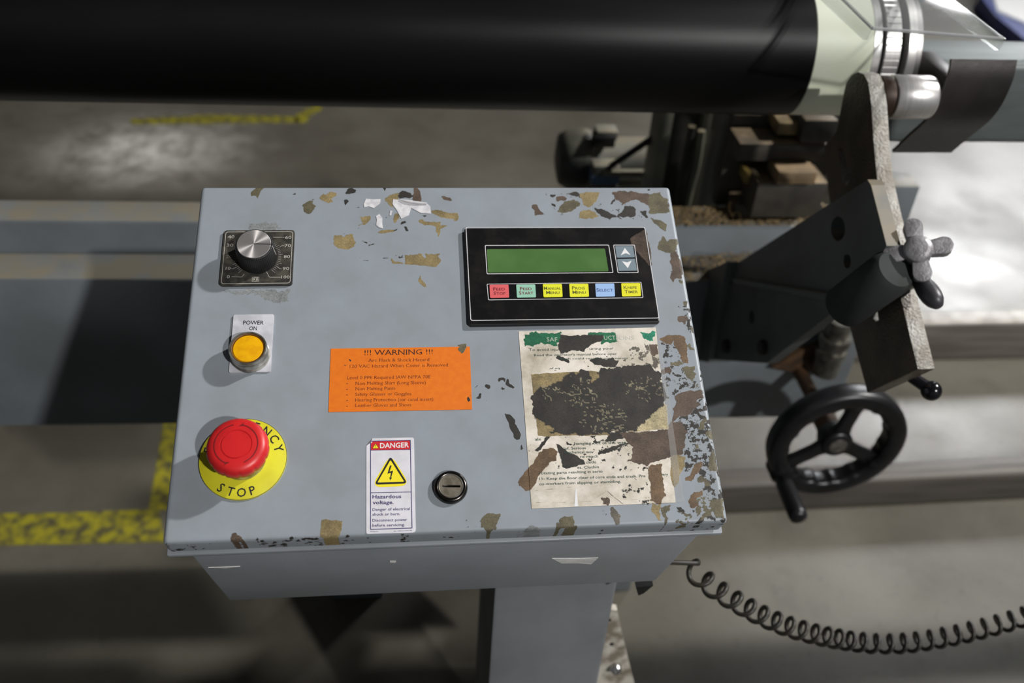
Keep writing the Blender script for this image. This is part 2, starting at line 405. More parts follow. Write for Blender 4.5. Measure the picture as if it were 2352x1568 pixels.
res(z, DRK, [(1720,120),(1850,130),(1880,290),(1740,360)], [(90,260),(260,280),(250,400),(60,380)], [(1150,330),(1460,330),(1460,395),(1150,395)], a=4, dens=-1.2)
z = zoomed(1070, 840, 7.125)
res(z, DRK, [(525,235),(545,195),(600,188),(650,215),(635,265),(600,240),(535,268)], [(650,275),(680,210),(705,220),(720,290),(800,340),(790,365),(710,345),(650,300)], [(580,370),(600,345),(640,370),(600,395)],
    [(295,305),(340,298),(400,315),(410,350),(365,375),(310,340)], [(170,520),(220,490),(230,445),(265,445),(265,480),(240,540),(190,535)], [(135,375),(140,345),(205,308),(212,320),(150,355)],
    [(625,775),(735,795),(800,880),(800,940),(830,975),(900,1120),(895,1190),(830,1215),(800,1190)], [(900,1290),(925,1285),(945,1365),(905,1370)], [(140,560),(155,560),(152,605)], [(350,460),(375,460),(370,480)], [(320,570),(340,570),(335,582)], a=0.4)
z = zoomed(340, 1180, 1.729)
res(z, TAN, [(680,90),(690,25),(775,25),(760,90),(720,100)], a=0.5)
res(z, BRN, [(325,105),(330,75),(350,70),(385,105)], a=0.6)
res(z, DRK, [(430,100),(830,91),(830,99),(430,110)], [(60,122),(300,119),(300,126),(60,130)], [(830,92),(1500,70),(1500,76),(830,100)], a=3.0, dens=-0.3)
z = zoomed(740, 780, 6.533)
res(z, OLV, [(2010,75),(2170,60),(2165,130),(2130,190),(2090,210),(2040,150),(2060,100)], a=0.4)
res(z, DRK, [(390,295),(440,305),(430,335)], [(325,375),(380,380),(340,398)], [(2165,880),(2190,850),(2225,910),(2190,935)], [(2205,830),(2230,825),(2225,845)], a=0.4)
RES_STICKER = len(RES)
# instruction sticker: printed header and what sticks to it
z = zoomed(1180, 750, 6.19)
res(z, GRN, [(145,95),(640,90),(630,250),(145,258)], [(1040,85),(1450,75),(1465,235),(1230,240),(1250,130),(1040,125)], a=1.6)
res(z, TEA, [(1800,75),(2000,75),(2015,215),(1900,190),(1830,165)], a=1.2)
res(z, MID, [(1700,300),(2060,260),(2110,560),(1500,560)], a=5, dens=-0.4)
res(z, DRK, [(500,300),(1500,380),(1500,600),(1000,600),(550,640)], a=4.5, dens=-1.6)
res(z, DRK, [(640,130),(1280,120),(1250,200),(1100,250),(1000,345),(830,350),(660,380),(640,300)], [(590,440),(620,405),(810,490),(790,525),(690,480)],
    [(1040,470),(1200,440),(1330,470),(1420,430),(1430,480),(1495,480),(1440,580),(1230,560),(1160,540)], a=0.7)
res(z, BRN, [(1930,260),(2040,260),(2050,380),(1990,430),(1940,400)], a=0.7)
pxy = lambda *q: list(q)
res(pxy, TAN, [(1219,860),(1358,851),(1400,860),(1400,1000),(1236,1002)], a=0.3)
res(pxy, CRM, [(1440,900),(1531,930),(1535,984),(1440,992)], a=0.3)
res(pxy, DRK, [(1222,908),(1248,889),(1293,873),(1306,855),(1351,852),(1358,880),(1372,865),(1380,845),(1410,844),(1445,839),(1493,840),(1518,855),(1524,885),(1531,915),(1520,937),(1500,955),(1480,970),(1455,990),(1405,995),(1280,999),(1262,992),(1275,984),(1240,970),(1226,960)], a=1.6)
res(pxy, CRM, [(1440,880),(1470,868),(1520,868),(1528,905),(1500,915),(1470,898)], [(1330,955),(1390,930),(1440,945),(1420,965),(1370,985),(1350,972)], [(1290,905),(1350,870),(1372,900),(1340,930),(1300,925)], a=3.5, dens=-0.9)
z = zoomed(1180, 960, 5.88)
res(z, BRN, [(1440,200),(2100,150),(2110,70),(2200,60),(2330,200),(2290,500),(2130,520),(1990,570),(1880,600),(1780,640),(1600,600),(1510,580),(1600,520),(1590,430),(1610,400),(1530,330)], a=0.8)
res(z, RST, [(45,870),(70,830),(400,410),(530,400),(590,460),(570,560),(500,590),(330,800),(300,870),(230,970),(150,985),(60,920)], a=0.6)
res(z, DRK, [(570,330),(640,380),(740,460),(950,560),(960,620),(720,690),(670,670),(620,520)], [(290,440),(430,250),(480,250),(330,460)], [(1220,320),(1300,205),(1440,200),(1490,270),(1400,300),(1280,330)],
    [(1150,490),(1150,450),(1300,400),(1530,330),(1540,350),(1380,430),(1220,500)], a=0.6)
res(z, DRK, [(170,330),(260,340),(260,560),(190,540)], [(560,240),(1250,200),(1500,340),(1600,600),(1900,640),(1780,760),(1300,680),(1150,600),(700,440)], [(380,560),(640,650),(640,760),(360,700)], [(1450,850),(1840,830),(1840,1100),(1500,1090)], a=4.2, dens=-1.0)
res(z, BRN, [(1180,1090),(1290,1090),(1330,1150),(1190,1180)], a=1.2)
res(z, DRK, [(1690,1100),(1850,1110),(1850,1150),(1700,1150)], a=3.5, dens=-0.3)
for q in ([(890,1128),(1080,1124),(1080,1132),(890,1136)], [(1440,1104),(1850,1095),(1850,1102),(1440,1110)], [(1270,990),(1490,1165),(1480,1168),(1262,995)], [(1260,990),(1095,1090),(1090,1084),(1255,984)], [(820,930),(290,980),(290,974),(820,926)], [(300,1140),(700,1135),(700,1140),(300,1146)]):
    RES.append((z(*q), BRN, 0.12, None))
z = zoomed(1180, 420, 4.611)
RES_PLATE = len(RES)
res(z, (74, 64, 56), [(1235,590),(1300,540),(1400,490),(1440,640),(1470,880),(1440,880),(1330,760),(1275,690)], a=0.5)

_lat = np.random.default_rng(5).random((64, 64))
def vnoise(Q, wl):
    """smooth value noise, wavelength wl millimetres, 0..1"""
    u = Q/wl+500.0; i = np.floor(u).astype(int); f = u-i; f = f*f*(3-2*f); x = i[:, 0] % 64; y = i[:, 1] % 64; x1 = (x+1) % 64; y1 = (y+1) % 64
    return (_lat[y, x]*(1-f[:, 0])+_lat[y, x1]*f[:, 0])*(1-f[:, 1])+(_lat[y1, x]*(1-f[:, 0])+_lat[y1, x1]*f[:, 0])*f[:, 1]
VEINS = [[(1290,905),(1350,870),(1365,860),(1372,900),(1340,930),(1290,935)], [(1320,960),(1385,925),(1440,935),(1440,965),(1380,992),(1340,985)], [(1425,885),(1470,862),(1522,862),(1530,905),(1500,920),(1460,905)], [(1225,900),(1260,880),(1300,872),(1300,900),(1240,925)]]
def residue(P, lo=0, hi=None, h=0.0):
    """P: N x 2 panel metres -> distance (mm, + inside), jaggedness, colour"""
    N = len(P); D = np.full(N, -9.0); A = np.full(N, 0.5); C = np.tile(np.array(lin(OLV)[:3]), (N, 1)); hard = np.zeros(N, bool)
    Q = P*1000.0
    wrp = np.stack([sum(k*(vnoise(Q+o, wl)-0.5) for k, wl, o in ((1.6, 7, 0), (1.3, 3.1, 40), (1.0, 1.6, 90))), sum(k*(vnoise(Q+o, wl)-0.5) for k, wl, o in ((1.6, 7, 200), (1.3, 3.1, 240), (1.0, 1.6, 290)))], 1)
    for (poly, c, a, dens) in RES[lo:hi]:
        V = np.array([pp(x, y, h) for x, y in poly])*1000.0
        mn = V.min(0)-5; mxx = V.max(0)+5
        idx = np.where((Q[:, 0] > mn[0]) & (Q[:, 0] < mxx[0]) & (Q[:, 1] > mn[1]) & (Q[:, 1] < mxx[1]))[0]
        if not len(idx): continue
        q = Q[idx]+wrp[idx]*min(1.6, a*1.3); d2 = np.full(len(q), 1e9); ins = np.zeros(len(q), bool)
        for i in range(len(V)):
            p0 = V[i-1]; p1 = V[i]; e = p1-p0; L2 = max(e@e, 1e-9)
            t = np.clip(((q-p0)@e)/L2, 0, 1); dd = q-p0-t[:, None]*e; d2 = np.minimum(d2, (dd**2).sum(1))
            cr = ((p0[1] > q[:, 1]) != (p1[1] > q[:, 1])); x = p0[0]+(q[:, 1]-p0[1])*e[0]/(e[1] if abs(e[1]) > 1e-9 else 1e-9)
            ins ^= cr & (q[:, 0] < x)
        d = np.sqrt(d2)*np.where(ins, 1, -1)
        if dens is not None: d = np.minimum(d*0.8+dens, dens)
        d = np.clip(d, -9, 2.5)
        k = (d > D[idx]) | (ins & ((dens is None) | ~hard[idx]))
        j = idx[k]
        D[j] = d[k] if dens is not None else np.maximum(d[k], np.where(hard[j], D[j], -9)); A[j] = a; C[j] = lin(c)[:3]
        if dens is None: hard[idx[ins]] = True
    if lo < RES_STICKER < (hi or 10**6):          # cracked veins where the dark tape lifted off the sticker
        for poly in VEINS:
            V = np.array([pp(x, y, h) for x, y in poly])*1000.0; c0 = V.mean(0); rad = (V.max(0)-V.min(0))/2
            k = (((Q-c0)/rad)**2).sum(1) < 1+0.8*(vnoise(Q, 5)-0.5)
            rd = np.abs(0.6*vnoise(Q*np.array([0.6, 1.4])+70, 4.2)+0.4*vnoise(Q+30, 1.9)-0.5) < 0.026
            C[k & rd] = lin((126, 118, 96))[:3]
    return D, A, C
def set_residue(me, P, lo=0, hi=None, h=0.0):
    D, A, C = residue(P, lo, hi, h)
    me.attributes.new('res_d', 'FLOAT', 'POINT').data.foreach_set('value', D.astype(np.float32))
    me.attributes.new('res_a', 'FLOAT', 'POINT').data.foreach_set('value', A.astype(np.float32))
    ca = np.ones((len(P), 4), np.float32); ca[:, :3] = C
    me.attributes.new('res_c', 'FLOAT_COLOR', 'POINT').data.foreach_set('color', ca.ravel())
def residue_sheet(name, quad, nx, ny, z0, m, parent, lo=0, hi=None, h=0.0, thick=0.00015, drop=None, smooth=40, label=None):
    """a thin sheet over the panel quad TL,TR,BR,BL (metres) with residue attributes; drop(i,j) removes cells"""
    TL, TR, BR, BL = [np.array(q) for q in quad]
    u = np.linspace(0, 1, nx+1); v = np.linspace(0, 1, ny+1); U, V = np.meshgrid(u, v)
    P = (TL*(1-U)[..., None]*(1-V)[..., None]+TR*U[..., None]*(1-V)[..., None]+BR*U[..., None]*V[..., None]+BL*(1-U)[..., None]*V[..., None]).reshape(-1, 2)
    n = nx+1
    fs = [(j*n+i, (j+1)*n+i, (j+1)*n+i+1, j*n+i+1) for j in range(ny) for i in range(nx) if not (drop and drop(i/nx, j/ny))]
    per = [(i) for i in range(n)]+[j*n+nx for j in range(1, ny+1)]+[ny*n+i for i in range(nx-1, -1, -1)]+[j*n for j in range(ny-1, 0, -1)]
    vs_ = [(x, y, z0) for x, y in P]; k0 = len(vs_)
    if not drop:
        vs_ += [(P[i][0], P[i][1], z0-thick) for i in per]
        m_ = len(per); fs += [(per[i], per[(i+1) % m_], k0+(i+1) % m_, k0+i) for i in range(m_)]
        P = np.vstack([P, P[per]])
    me = bpy.data.meshes.new(name); me.from_pydata(vs_, [], fs); me.update()
    set_residue(me, P, lo, hi, h); me.materials.append(m)
    return link(name, me, parent, PM.copy(), label)

# ================================================================== the floor
def floor_material():
    m = bpy.data.materials.new('concrete'); m.use_nodes = True; nt = m.node_tree; L = nt.links; b = nt.nodes['Principled BSDF']
    tc = nn(nt, 'ShaderNodeTexCoord')
    def noise(s, d, r=0.6, st=None):
        n = nn(nt, 'ShaderNodeTexNoise'); n.inputs['Scale'].default_value = s; n.inputs['Detail'].default_value = d; n.inputs['Roughness'].default_value = r
        v = tc.outputs['Object']
        if st:
            mp = nn(nt, 'ShaderNodeMapping'); mp.inputs['Scale'].default_value = st; L.new(v, mp.inputs['Vector']); v = mp.outputs['Vector']
        L.new(v, n.inputs['Vector']); return n.outputs['Fac']
    def rng(v, a, bb, c=0, d=1):
        n = nn(nt, 'ShaderNodeMapRange'); L.new(v, n.inputs[0])
        for i, q in enumerate((a, bb, c, d)): n.inputs[i+1].default_value = q
        return n.outputs[0]
    def mix(f, a, bb, mode='MIX'):
        n = nn(nt, 'ShaderNodeMix', data_type='RGBA', blend_type=mode); L.new(f, n.inputs[0])
        for i, v in ((6, a), (7, bb)):
            if isinstance(v, tuple): n.inputs[i].default_value = v
            else: L.new(v, n.inputs[i])
        return n.outputs[2]
    c = mix(rng(noise(1.4, 7, 0.6), 0.35, 0.65), lin((74, 70, 61)), lin((98, 94, 84)))
    c = mix(rng(noise(5, 8, 0.7), 0.5, 0.72, 0, 0.6), c, lin((64, 59, 50)))
    c = mix(rng(noise(38, 6, 0.7), 0.58, 0.74, 0, 0.5), c, lin((46, 42, 36)))
    # lamp glare on the slab, painted into its colour as a whitish patch
    at_ = nn(nt, 'ShaderNodeAttribute', attribute_name='painted_glare').outputs['Fac']
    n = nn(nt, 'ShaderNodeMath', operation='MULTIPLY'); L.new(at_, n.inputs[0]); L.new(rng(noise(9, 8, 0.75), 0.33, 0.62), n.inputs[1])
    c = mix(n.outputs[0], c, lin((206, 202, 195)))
    L.new(c, b.inputs['Base Color'])
    L.new(rng(noise(3.0, 6, 0.6), 0.3, 0.7, 0.3, 0.5), b.inputs['Roughness'])
    b.inputs['Specular IOR Level'].default_value = 0.45
    bp = nn(nt, 'ShaderNodeBump'); bp.inputs['Strength'].default_value = 0.15; bp.inputs['Distance'].default_value = 0.004
    L.new(noise(60, 5), bp.inputs['Height']); L.new(bp.outputs[0], b.inputs['Normal'])
    return m
fx = np.linspace(-6, 7, 131); fy = np.linspace(-4, 8, 121); FX, FY = np.meshgrid(fx, fy)
me = bpy.data.meshes.new('floor'); n_ = len(fx)
me.from_pydata([(x, y, 0.0) for x, y in zip(FX.ravel(), FY.ravel())], [], [(j*n_+i, j*n_+i+1, (j+1)*n_+i+1, (j+1)*n_+i) for j in range(len(fy)-1) for i in range(n_-1)])
s0 = at(340, 345, Z=FLOOR); sc_ = 1.25*np.exp(-(((FX-s0.x)/0.24)**2+((FY-s0.y)/0.17)**2)).ravel()  # soft mask of the glare painted on the slab
me.attributes.new('painted_glare', 'FLOAT', 'POINT').data.foreach_set('value', sc_.astype(np.float32))
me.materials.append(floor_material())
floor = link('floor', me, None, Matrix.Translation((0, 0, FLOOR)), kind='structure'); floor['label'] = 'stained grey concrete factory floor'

Y_PAINT = mat('yellow_floor_paint', (136, 129, 30), 0.55, c2=(70, 66, 46), scale=38, detail=10, lo=0.42, hi=0.62)
def floor_line(pts, name='painted_line'):
    P = [at(x, y, Z=FLOOR) for x, y in pts]; mb = MB()
    mb.prism([(q.x, q.y) for q in P], FLOOR+0.0002, FLOOR+0.0012)
    return mb.build(name, Y_PAINT, floor, smooth=0, label='worn yellow painted floor line')
floor_line([(-90, 1180), (150, 1178), (342, 1170), (365, 1170), (380, 1245), (-90, 1254)])
floor_line([(342, 1170), (378, 960), (420, 960), (395, 1170)])
floor_line([(300, 274), (480, 264), (680, 268), (690, 281), (500, 284), (300, 286)])
floor_line([(676, 270), (690, 256), (736, 240), (740, 252), (715, 264), (704, 281), (680, 283)])

# ================================================================== the control box
GREY = (138, 145, 152); GREY2 = (131, 137, 142)
PAINT = mat('grey_enamel', (140, 145, 151), 0.42, c2=(131, 136, 140), scale=14, lo=0.35, hi=0.65, bump=0.05, bscale=500)
LIDM = residue_mat('grey_enamel_with_residue', GREY, GREY2, 0.42, scale=30)
box = thing('control_box', (0.107, 0.065, FLOOR), 'grey metal machine control box with buttons and stickers on a square pedestal', 'control box')

# lid: pressed steel cover, grid so the residue can sit on it
def lid():
    r = 0.0028
    ed = [r*(1-math.cos(math.radians(t))) for t in (0, 30, 60, 90)]
    xs = np.array(sorted([-W/2+e for e in ed]+[W/2-e for e in ed]+list(np.linspace(-W/2+r, W/2-r, 377)[1:-1])))
    ys = np.array(sorted([-H/2+e for e in ed]+[H/2-e for e in ed]+list(np.linspace(-H/2+r, H/2-r, 284)[1:-1])))
    X, Y = np.meshgrid(xs, ys); nx = len(xs); ny = len(ys)
    dx = np.maximum(np.abs(X)-(W/2-r), 0); dy = np.maximum(np.abs(Y)-(H/2-r), 0); d = np.hypot(dx, dy)
    k = np.where(d > r, r/np.maximum(d, 1e-9), 1.0)
    X = np.sign(X)*(np.minimum(np.abs(X), W/2-r)+dx*k); Y = np.sign(Y)*(np.minimum(np.abs(Y), H/2-r)+dy*k); d = np.minimum(d, r)
    Z = -(r-np.sqrt(np.maximum(r*r-d*d, 0)))
    P = np.stack([X.ravel(), Y.ravel(), Z.ravel()], 1)
    fs = [(j*nx+i, j*nx+i+1, (j+1)*nx+i+1, (j+1)*nx+i) for j in range(ny-1) for i in range(nx-1)]
    per = [i for i in range(nx)]+[j*nx+nx-1 for j in range(1, ny)]+[(ny-1)*nx+i for i in range(nx-2, -1, -1)]+[j*nx for j in range(ny-2, 0, -1)]
    k0 = len(P); low = P[per].copy(); low[:, 2] = -0.019
    P = np.vstack([P, low]); m_ = len(per)
    fs += [(per[(i+1) % m_], per[i], k0+i, k0+(i+1) % m_) for i in range(m_)]
    fs.append(tuple(k0+i for i in reversed(range(m_))))
    me = bpy.data.meshes.new('lid'); me.from_pydata(P.tolist(), [], fs); me.update()
    me.polygons.foreach_set('use_smooth', [True]*len(me.polygons)); me.set_sharp_from_angle(angle=math.radians(50))
    set_residue(me, P[:, :2]); me.materials.append(LIDM)
    return link('lid', me, box, PM.copy(), 'grey painted lid with flaked paint and brown tape residue')
LID = lid()
MB().box((-0.186, -0.141, -0.0225), (0.186, 0.141, -0.0185)).build('gasket', mat('dark_gasket', (40, 40, 40), 0.8), box, 'P')
MB().box((-0.1925, -0.1455, -0.0275), (0.1925, 0.1455, -0.0222)).build('flange', PAINT, box, 'P', bevel=0.0015)
body = MB().box((-0.181, -0.1405, -0.186), (0.181, 0.1405, -0.027)).build('housing', PAINT, box, 'P', bevel=0.002)
def front(px, py, yp=-0.1408):
    n = PM3 @ Vector((0, 1, 0)); d = ray(px, py); q = CAM+d*((yp-CAM.dot(n))/d.dot(n)); l = PM3.transposed() @ q
    return l.x, l.z
def front_patch(name, pts, m, th=0.0004, label=None):
    P = [front(*q) for q in pts]
    return MB().prism(P, 0, th, lambda x, y, z_: (x, -0.1406-z_, y)).build(name, m, body, 'P', smooth=0, label=label)
TAPE = mat('white_tape', (232, 230, 226), 0.35, c2=(208, 206, 202), scale=80)
front_patch('tape_scrap', [(1268, 1282), (1330, 1282), (1374, 1280), (1358, 1295), (1330, 1293), (1290, 1293)], TAPE, label='torn strip of white tape')
front_patch('paint_scratch', [(478, 1303), (520, 1301), (552, 1300), (520, 1304)], TAPE)
front_patch('paint_scratch', [(895, 1288), (910, 1288), (908, 1292), (896, 1291)], TAPE)
BLK = mat('black_plastic', (22, 22, 23), 0.45, c2=(30, 30, 31), scale=90)
q0 = [at(x, y, Y=-0.03) for x, y in ((1458, 1338), (1498, 1334), (1476, 1352), (1464, 1357))]
MB().prism([(q.x, q.z) for q in q0], -0.035, -0.029, lambda x, y, z_: (x, z_, y)).build('mounting_tab', BLK, box, smooth=0)
# pedestal
ped = MB().box((0.047, 0.0, FLOOR+0.012), (0.166, 0.13, -0.19)).build('pedestal', mat('pedestal_grey', (116, 118, 121), 0.5, c2=(106, 108, 110), scale=12), box, bevel=0.004)
MB().box((-0.02, -0.07, FLOOR), (0.235, 0.2, FLOOR+0.012)).build('base_plate', PAINT, box, bevel=0.002)
GUS = mat('dusty_white_steel', (190, 184, 172), 0.6, c2=(120, 112, 98), scale=45, lo=0.42, hi=0.6)
gp = [at(x, y, Y=0.06) for x, y in ((1404, 1400), (1418, 1402), (1432, 1470), (1453, 1556), (1480, 1660), (1365, 1660), (1374, 1520))]
hol = []
for hx, hy in ((1399, 1423), (1405, 1478)):
    c0 = at(hx, hy, Y=0.06); hol.append([(c0.x+0.0025*math.cos(t*math.pi/4), c0.z+0.0025*math.sin(t*math.pi/4)) for t in range(8)])
gus = MB().prism([(q.x, q.z) for q in gp], 0.06, 0.068, lambda x, y, z_: (x, z_, y)).build('gusset_plate', GUS, box, smooth=0, label='dusty white triangular gusset plate with a bolt')
for h_ in hol:
    MB().prism(h_, 0.0590, 0.0602, lambda x, y, z_: (x, z_, y)).build('bolt_hole', BLK, gus)
c0 = at(1415, 1537, Y=0.055)
STEEL = mat('bright_steel', (205, 205, 208), 0.22, 1.0, c2=(170, 170, 172), scale=200, stretch=(3, 60, 60), lo=0.3, hi=0.7)
MB().lathe([(0.0062, -0.004), (0.0062, 0.002), (0.005, 0.004), (0.0035, 0.0045), (0.0034, 0.001)], (c0.x, 0.055, c0.z), (0, -1, 0), 24).build('bolt', STEEL, gus)

# ---------------- speed dial
BRUSH = mat('brushed_aluminium', (196, 193, 190), 0.3, 1.0, c2=(168, 166, 164), scale=300)
DIALM = residue_mat('dusty_black_plate', (46, 45, 42), (66, 64, 58), 0.5, scale=300)
PRT = mat('printed_grey_white', (176, 172, 164), 0.6)
PRTD = mat('printed_worn_grey', (118, 114, 106), 0.6)
x0, x1, y0, y1 = -0.1686, -0.1151, 0.0506, 0.1001
dial = MB().prism(rrect(x0, y0, x1, y1, 0.0025), 0.0, 0.0022).build('speed_dial', mat('dusty_dial_plate', (44, 43, 40), 0.5, c2=(74, 71, 62), scale=160, detail=8, lo=0.42, hi=0.68), box, 'P', smooth=30, label='black square dial plate with scale from 0 to 100')
mb = MB(); mb.ring(rrect(x0+0.0013, y0+0.0013, x1-0.0013, y1-0.0013, 0.002), rrect(x0+0.0017, y0+0.0017, x1-0.0017, y1-0.0017, 0.0017), 0.00225)
z = zoomed(440, 420, 5.228)
def zt(mb, zf, body, a, b, cap, zz, s, **k):
    letter(mb, body, zf(a)[0], zf(b)[0], cap/s, zz, **k)
for t, a, b in (('40', (440, 684), (520, 684)), ('30', (428, 784), (506, 784)), ('10', (415, 1061), (472, 1061)), ('0', (428, 1162), (463, 1162)), ('60', (1128, 690), (1202, 690)), ('70', (1120, 788), (1196, 788)),
                ('80', (1112, 921), (1186, 920)), ('90', (1098, 1063), (1176, 1063)), ('100', (1082, 1165), (1181, 1165)), ('KB', (748, 1192), (804, 1192))):
    zt(mb, z, t, a, b, 36, 0.00225, 5.228)
def stroke(mb, pts, wd, zz, h=0.0):
    P = [Vector(pp(*q, h)) for q in pts]
    for a, b in zip(P[:-1], P[1:]):
        u = (b-a).normalized(); v = Vector((-u.y, u.x))*wd/2
        mb.add([tuple(a-v)+(zz,), tuple(b-v)+(zz,), tuple(b+v)+(zz,), tuple(a+v)+(zz,)], [(0, 1, 2, 3)])
for pts in ([(985, 672), (1118, 672)], [(485, 1145), (610, 1148), (640, 1110)], [(1075, 1150), (940, 1150), (895, 1065)], [(1065, 790), (1085, 772), (1118, 770)], [(480, 1050), (500, 1050), (545, 1030)], [(1090, 1050), (1070, 1050), (1030, 1025)],
            [(735, 1150), (815, 1150)], [(815, 1150), (812, 1200)], [(812, 1200), (732, 1200)], [(732, 1200), (735, 1150)]):
    stroke(mb, z(*pts), 0.00028, 0.00225)
dc = Vector(pp(593, 595))                         # dial axis
for i in range(51):
    t = math.radians(225-270*i/50)
    if i % 5: 
        r0, r1 = 0.0155, 0.0176
    else: r0, r1 = 0.0155, 0.0192
    u = Vector((math.cos(t), math.sin(t))); v = Vector((-u.y, u.x))*0.00009; a = dc+u*r0; b = dc+u*r1
    mb.add([tuple(a-v)+(0.00225,), tuple(b-v)+(0.00225,), tuple(b+v)+(0.00225,), tuple(a+v)+(0.00225,)], [(0, 1, 2, 3)])
mb.build('dial_scale', PRT, dial, 'P', smooth=0)
mb = MB(); zt(mb, z, '20', (415, 920), (496, 920), 36, 0.00226, 5.228); mb.build('dial_scale', PRTD, dial, 'P', smooth=0)
flute = lambda t, r, h: 1+0.012*math.sin(60*t)
knob = MB().lathe([(0.0146, 0.0025), (0.0146, 0.009), (0.0138, 0.0195), (0.0132, 0.0205)], (dc.x, dc.y, 0), (0, 0, 1), 240, mod=lambda t, r, h: flute(t, r, h) if h < 0.0198 else 1).build('knob', BLK, dial, 'P', smooth=60, label='black fluted knob')
def spun_metal():
    m = bpy.data.materials.new('spun_aluminium_cap'); m.use_nodes = True; nt = m.node_tree; b = nt.nodes['Principled BSDF']
    b.inputs['Base Color'].default_value = lin((205, 200, 197)); b.inputs['Metallic'].default_value = 0.8; b.inputs['Roughness'].default_value = 0.42
    b.inputs['Anisotropic'].default_value = 0.9
    tg = nn(nt, 'ShaderNodeTangent', direction_type='RADIAL', axis='Z'); nt.links.new(tg.outputs[0], b.inputs['Tangent'])
    return m
capm = MB().lathe([(0.0125, 0.0), (0.0125, 0.0006), (0.0122, 0.0009), (0.0003, 0.0009)], (0, 0, 0), (0, 0, 1), 96)
me = bpy.data.meshes.new('knob_cap'); me.from_pydata(capm.v, [], capm.f); me.update(); me.materials.append(spun_metal())
link('knob_cap', me, dial, PM @ Matrix.Translation((dc.x, dc.y, 0.0203)), 'spun aluminium knob cap')
mb = MB(); stroke(mb, [(583.5, 559.5), (626.5, 560.5)], 0.0006, 0.0, 0.0213)
MB().add([(v[0], v[1], 0.02125) for v in mb.v], mb.f).build('pointer_line', BLK, dial, 'P', smooth=0)
mb = MB(); mb.tube([(dc.x+0.0136*math.cos(-.12), dc.y+0.0136*math.sin(-.12), 0.0203), (dc.x+0.01475*math.cos(-.12), dc.y+0.01475*math.sin(-.12), 0.009)], 0.0003, 6); mb.build('pointer_line', PRT, dial, 'P', smooth=0)
MB().lathe([(0.0016, 0.0139), (0.0016, 0.0149)], (dc.x, dc.y, 0.0075), (0.0, -1, 0.06), 12).build('set_screw', mat('dark_hole', (8, 8, 8), 0.8), dial, 'P')

# ---------------- power button
ALUP = mat('white_legend_plate', (196, 196, 202), 0.45, c2=(172, 172, 178), scale=70)
INK = mat('black_ink', (26, 25, 28), 0.6)
x0, x1, y0, y1 = -0.1564, -0.1272, -0.0213, 0.0259
pw = MB().prism(rrect(x0, y0, x1, y1, 0.0012), 0, 0.0014).build('power_button', ALUP, box, 'P', smooth=30, label='silver legend plate reading POWER ON with yellow push button')
z = zoomed(440, 700, 2.904); mb = MB()
zt(mb, z, 'POWER', (345, 137), (482, 137), 26, 0.00145, 2.904, bold=0.01); zt(mb, z, 'ON', (385, 175), (437, 175), 26, 0.00145, 2.904, bold=0.01)
mb.build('lettering', INK, pw, 'P', smooth=0)
pc = Vector(pp(576, 818))
CHROME = mat('worn_chrome', (186, 184, 176), 0.28, 0.8, c2=(128, 124, 114), scale=120)
MB().lathe([(0.0140, 0.0013), (0.0140, 0.0034), (0.0134, 0.0040), (0.0134, 0.0090), (0.0130, 0.0094), (0.0134, 0.0099), (0.0134, 0.0128), (0.0130, 0.0134), (0.0121, 0.0134), (0.0116, 0.0118)], (pc.x, pc.y, 0), seg=64, caps=False).build('bezel', CHROME, pw, 'P', label='round chrome bezel')
MB().lathe([(0.0121, 0.0110), (0.0117, 0.0131), (0.0110, 0.0128), (0.0106, 0.0112)], (pc.x, pc.y, 0), seg=64, caps=False).build('seal_ring', mat('amber_seal', (96, 62, 22), 0.5), pw, 'P')
MB().lathe([(0.0109, 0.0095), (0.0109, 0.0118), (0.0102, 0.0126), (0.006, 0.0129), (0.0005, 0.0130)], (pc.x, pc.y, 0), seg=64).build('lens', mat('yellow_lens', (226, 168, 6), 0.38, c2=(214, 152, 4), scale=150), pw, 'P', label='yellow push button lens')

# ---------------- emergency stop
ec = Vector((-0.1421, -0.0868)); YEL = mat('yellow_legend_disc', (202, 196, 38), 0.45, c2=(192, 184, 34), scale=60)
es = MB().lathe([(0.0293, 0), (0.0293, 0.0012), (0.0290, 0.0014)], (ec.x, ec.y, 0), seg=96).build('emergency_stop', YEL, box, 'P', label='yellow EMERGENCY STOP disc with red mushroom button')
mb = MB(); mb.ring([(ec.x+0.02935*math.cos(t*math.pi/48), ec.y+0.02935*math.sin(t*math.pi/48)) for t in range(96)], [(ec.x+0.0291*math.cos(t*math.pi/48), ec.y+0.0291*math.sin(t*math.pi/48)) for t in range(96)], 0.00143)
def arc_text(mb, s, a0, step, r, size, inward):
    for i, ch in enumerate(s):
        gv, gf = glyphs(ch, 0.012); x0 = min(v[0] for v in gv); x1 = max(v[0] for v in gv); t = math.radians(a0+step*i)
        up = Vector((math.cos(t), math.sin(t)))*(1 if inward else -1); rt = Vector((up.y, -up.x)); o = ec+Vector((math.cos(t), math.sin(t)))*r
        mb.add([tuple(o+rt*((v[0]-(x0+x1)/2)*size*0.92)+up*((v[1]-CAPH/2)*size))+(0.00145,) for v in gv], gf)
arc_text(mb, 'EMERGENCY', 164, -18.5, 0.0245, 0.0088, True)
arc_text(mb, 'STOP', 237, 17.2, 0.0240, 0.0088, False)
mb.build('lettering', INK, es, 'P', smooth=0)
MB().lathe([(0.0155, 0.0013), (0.0155, 0.009), (0.0145, 0.0105), (0.0145, 0.012), (0.0155, 0.0125), (0.0155, 0.0175)], (ec.x, ec.y, 0), seg=64).build('collar', CHROME, es, 'P', label='chrome collar')
RED = mat('red_plastic', (196, 34, 36), 0.38, c2=(176, 30, 32), scale=40)
def notch(t, r, h):
    return 1-0.035*max(0, math.sin(12*t))**6 if 0.0165 < h < 0.0245 else 1
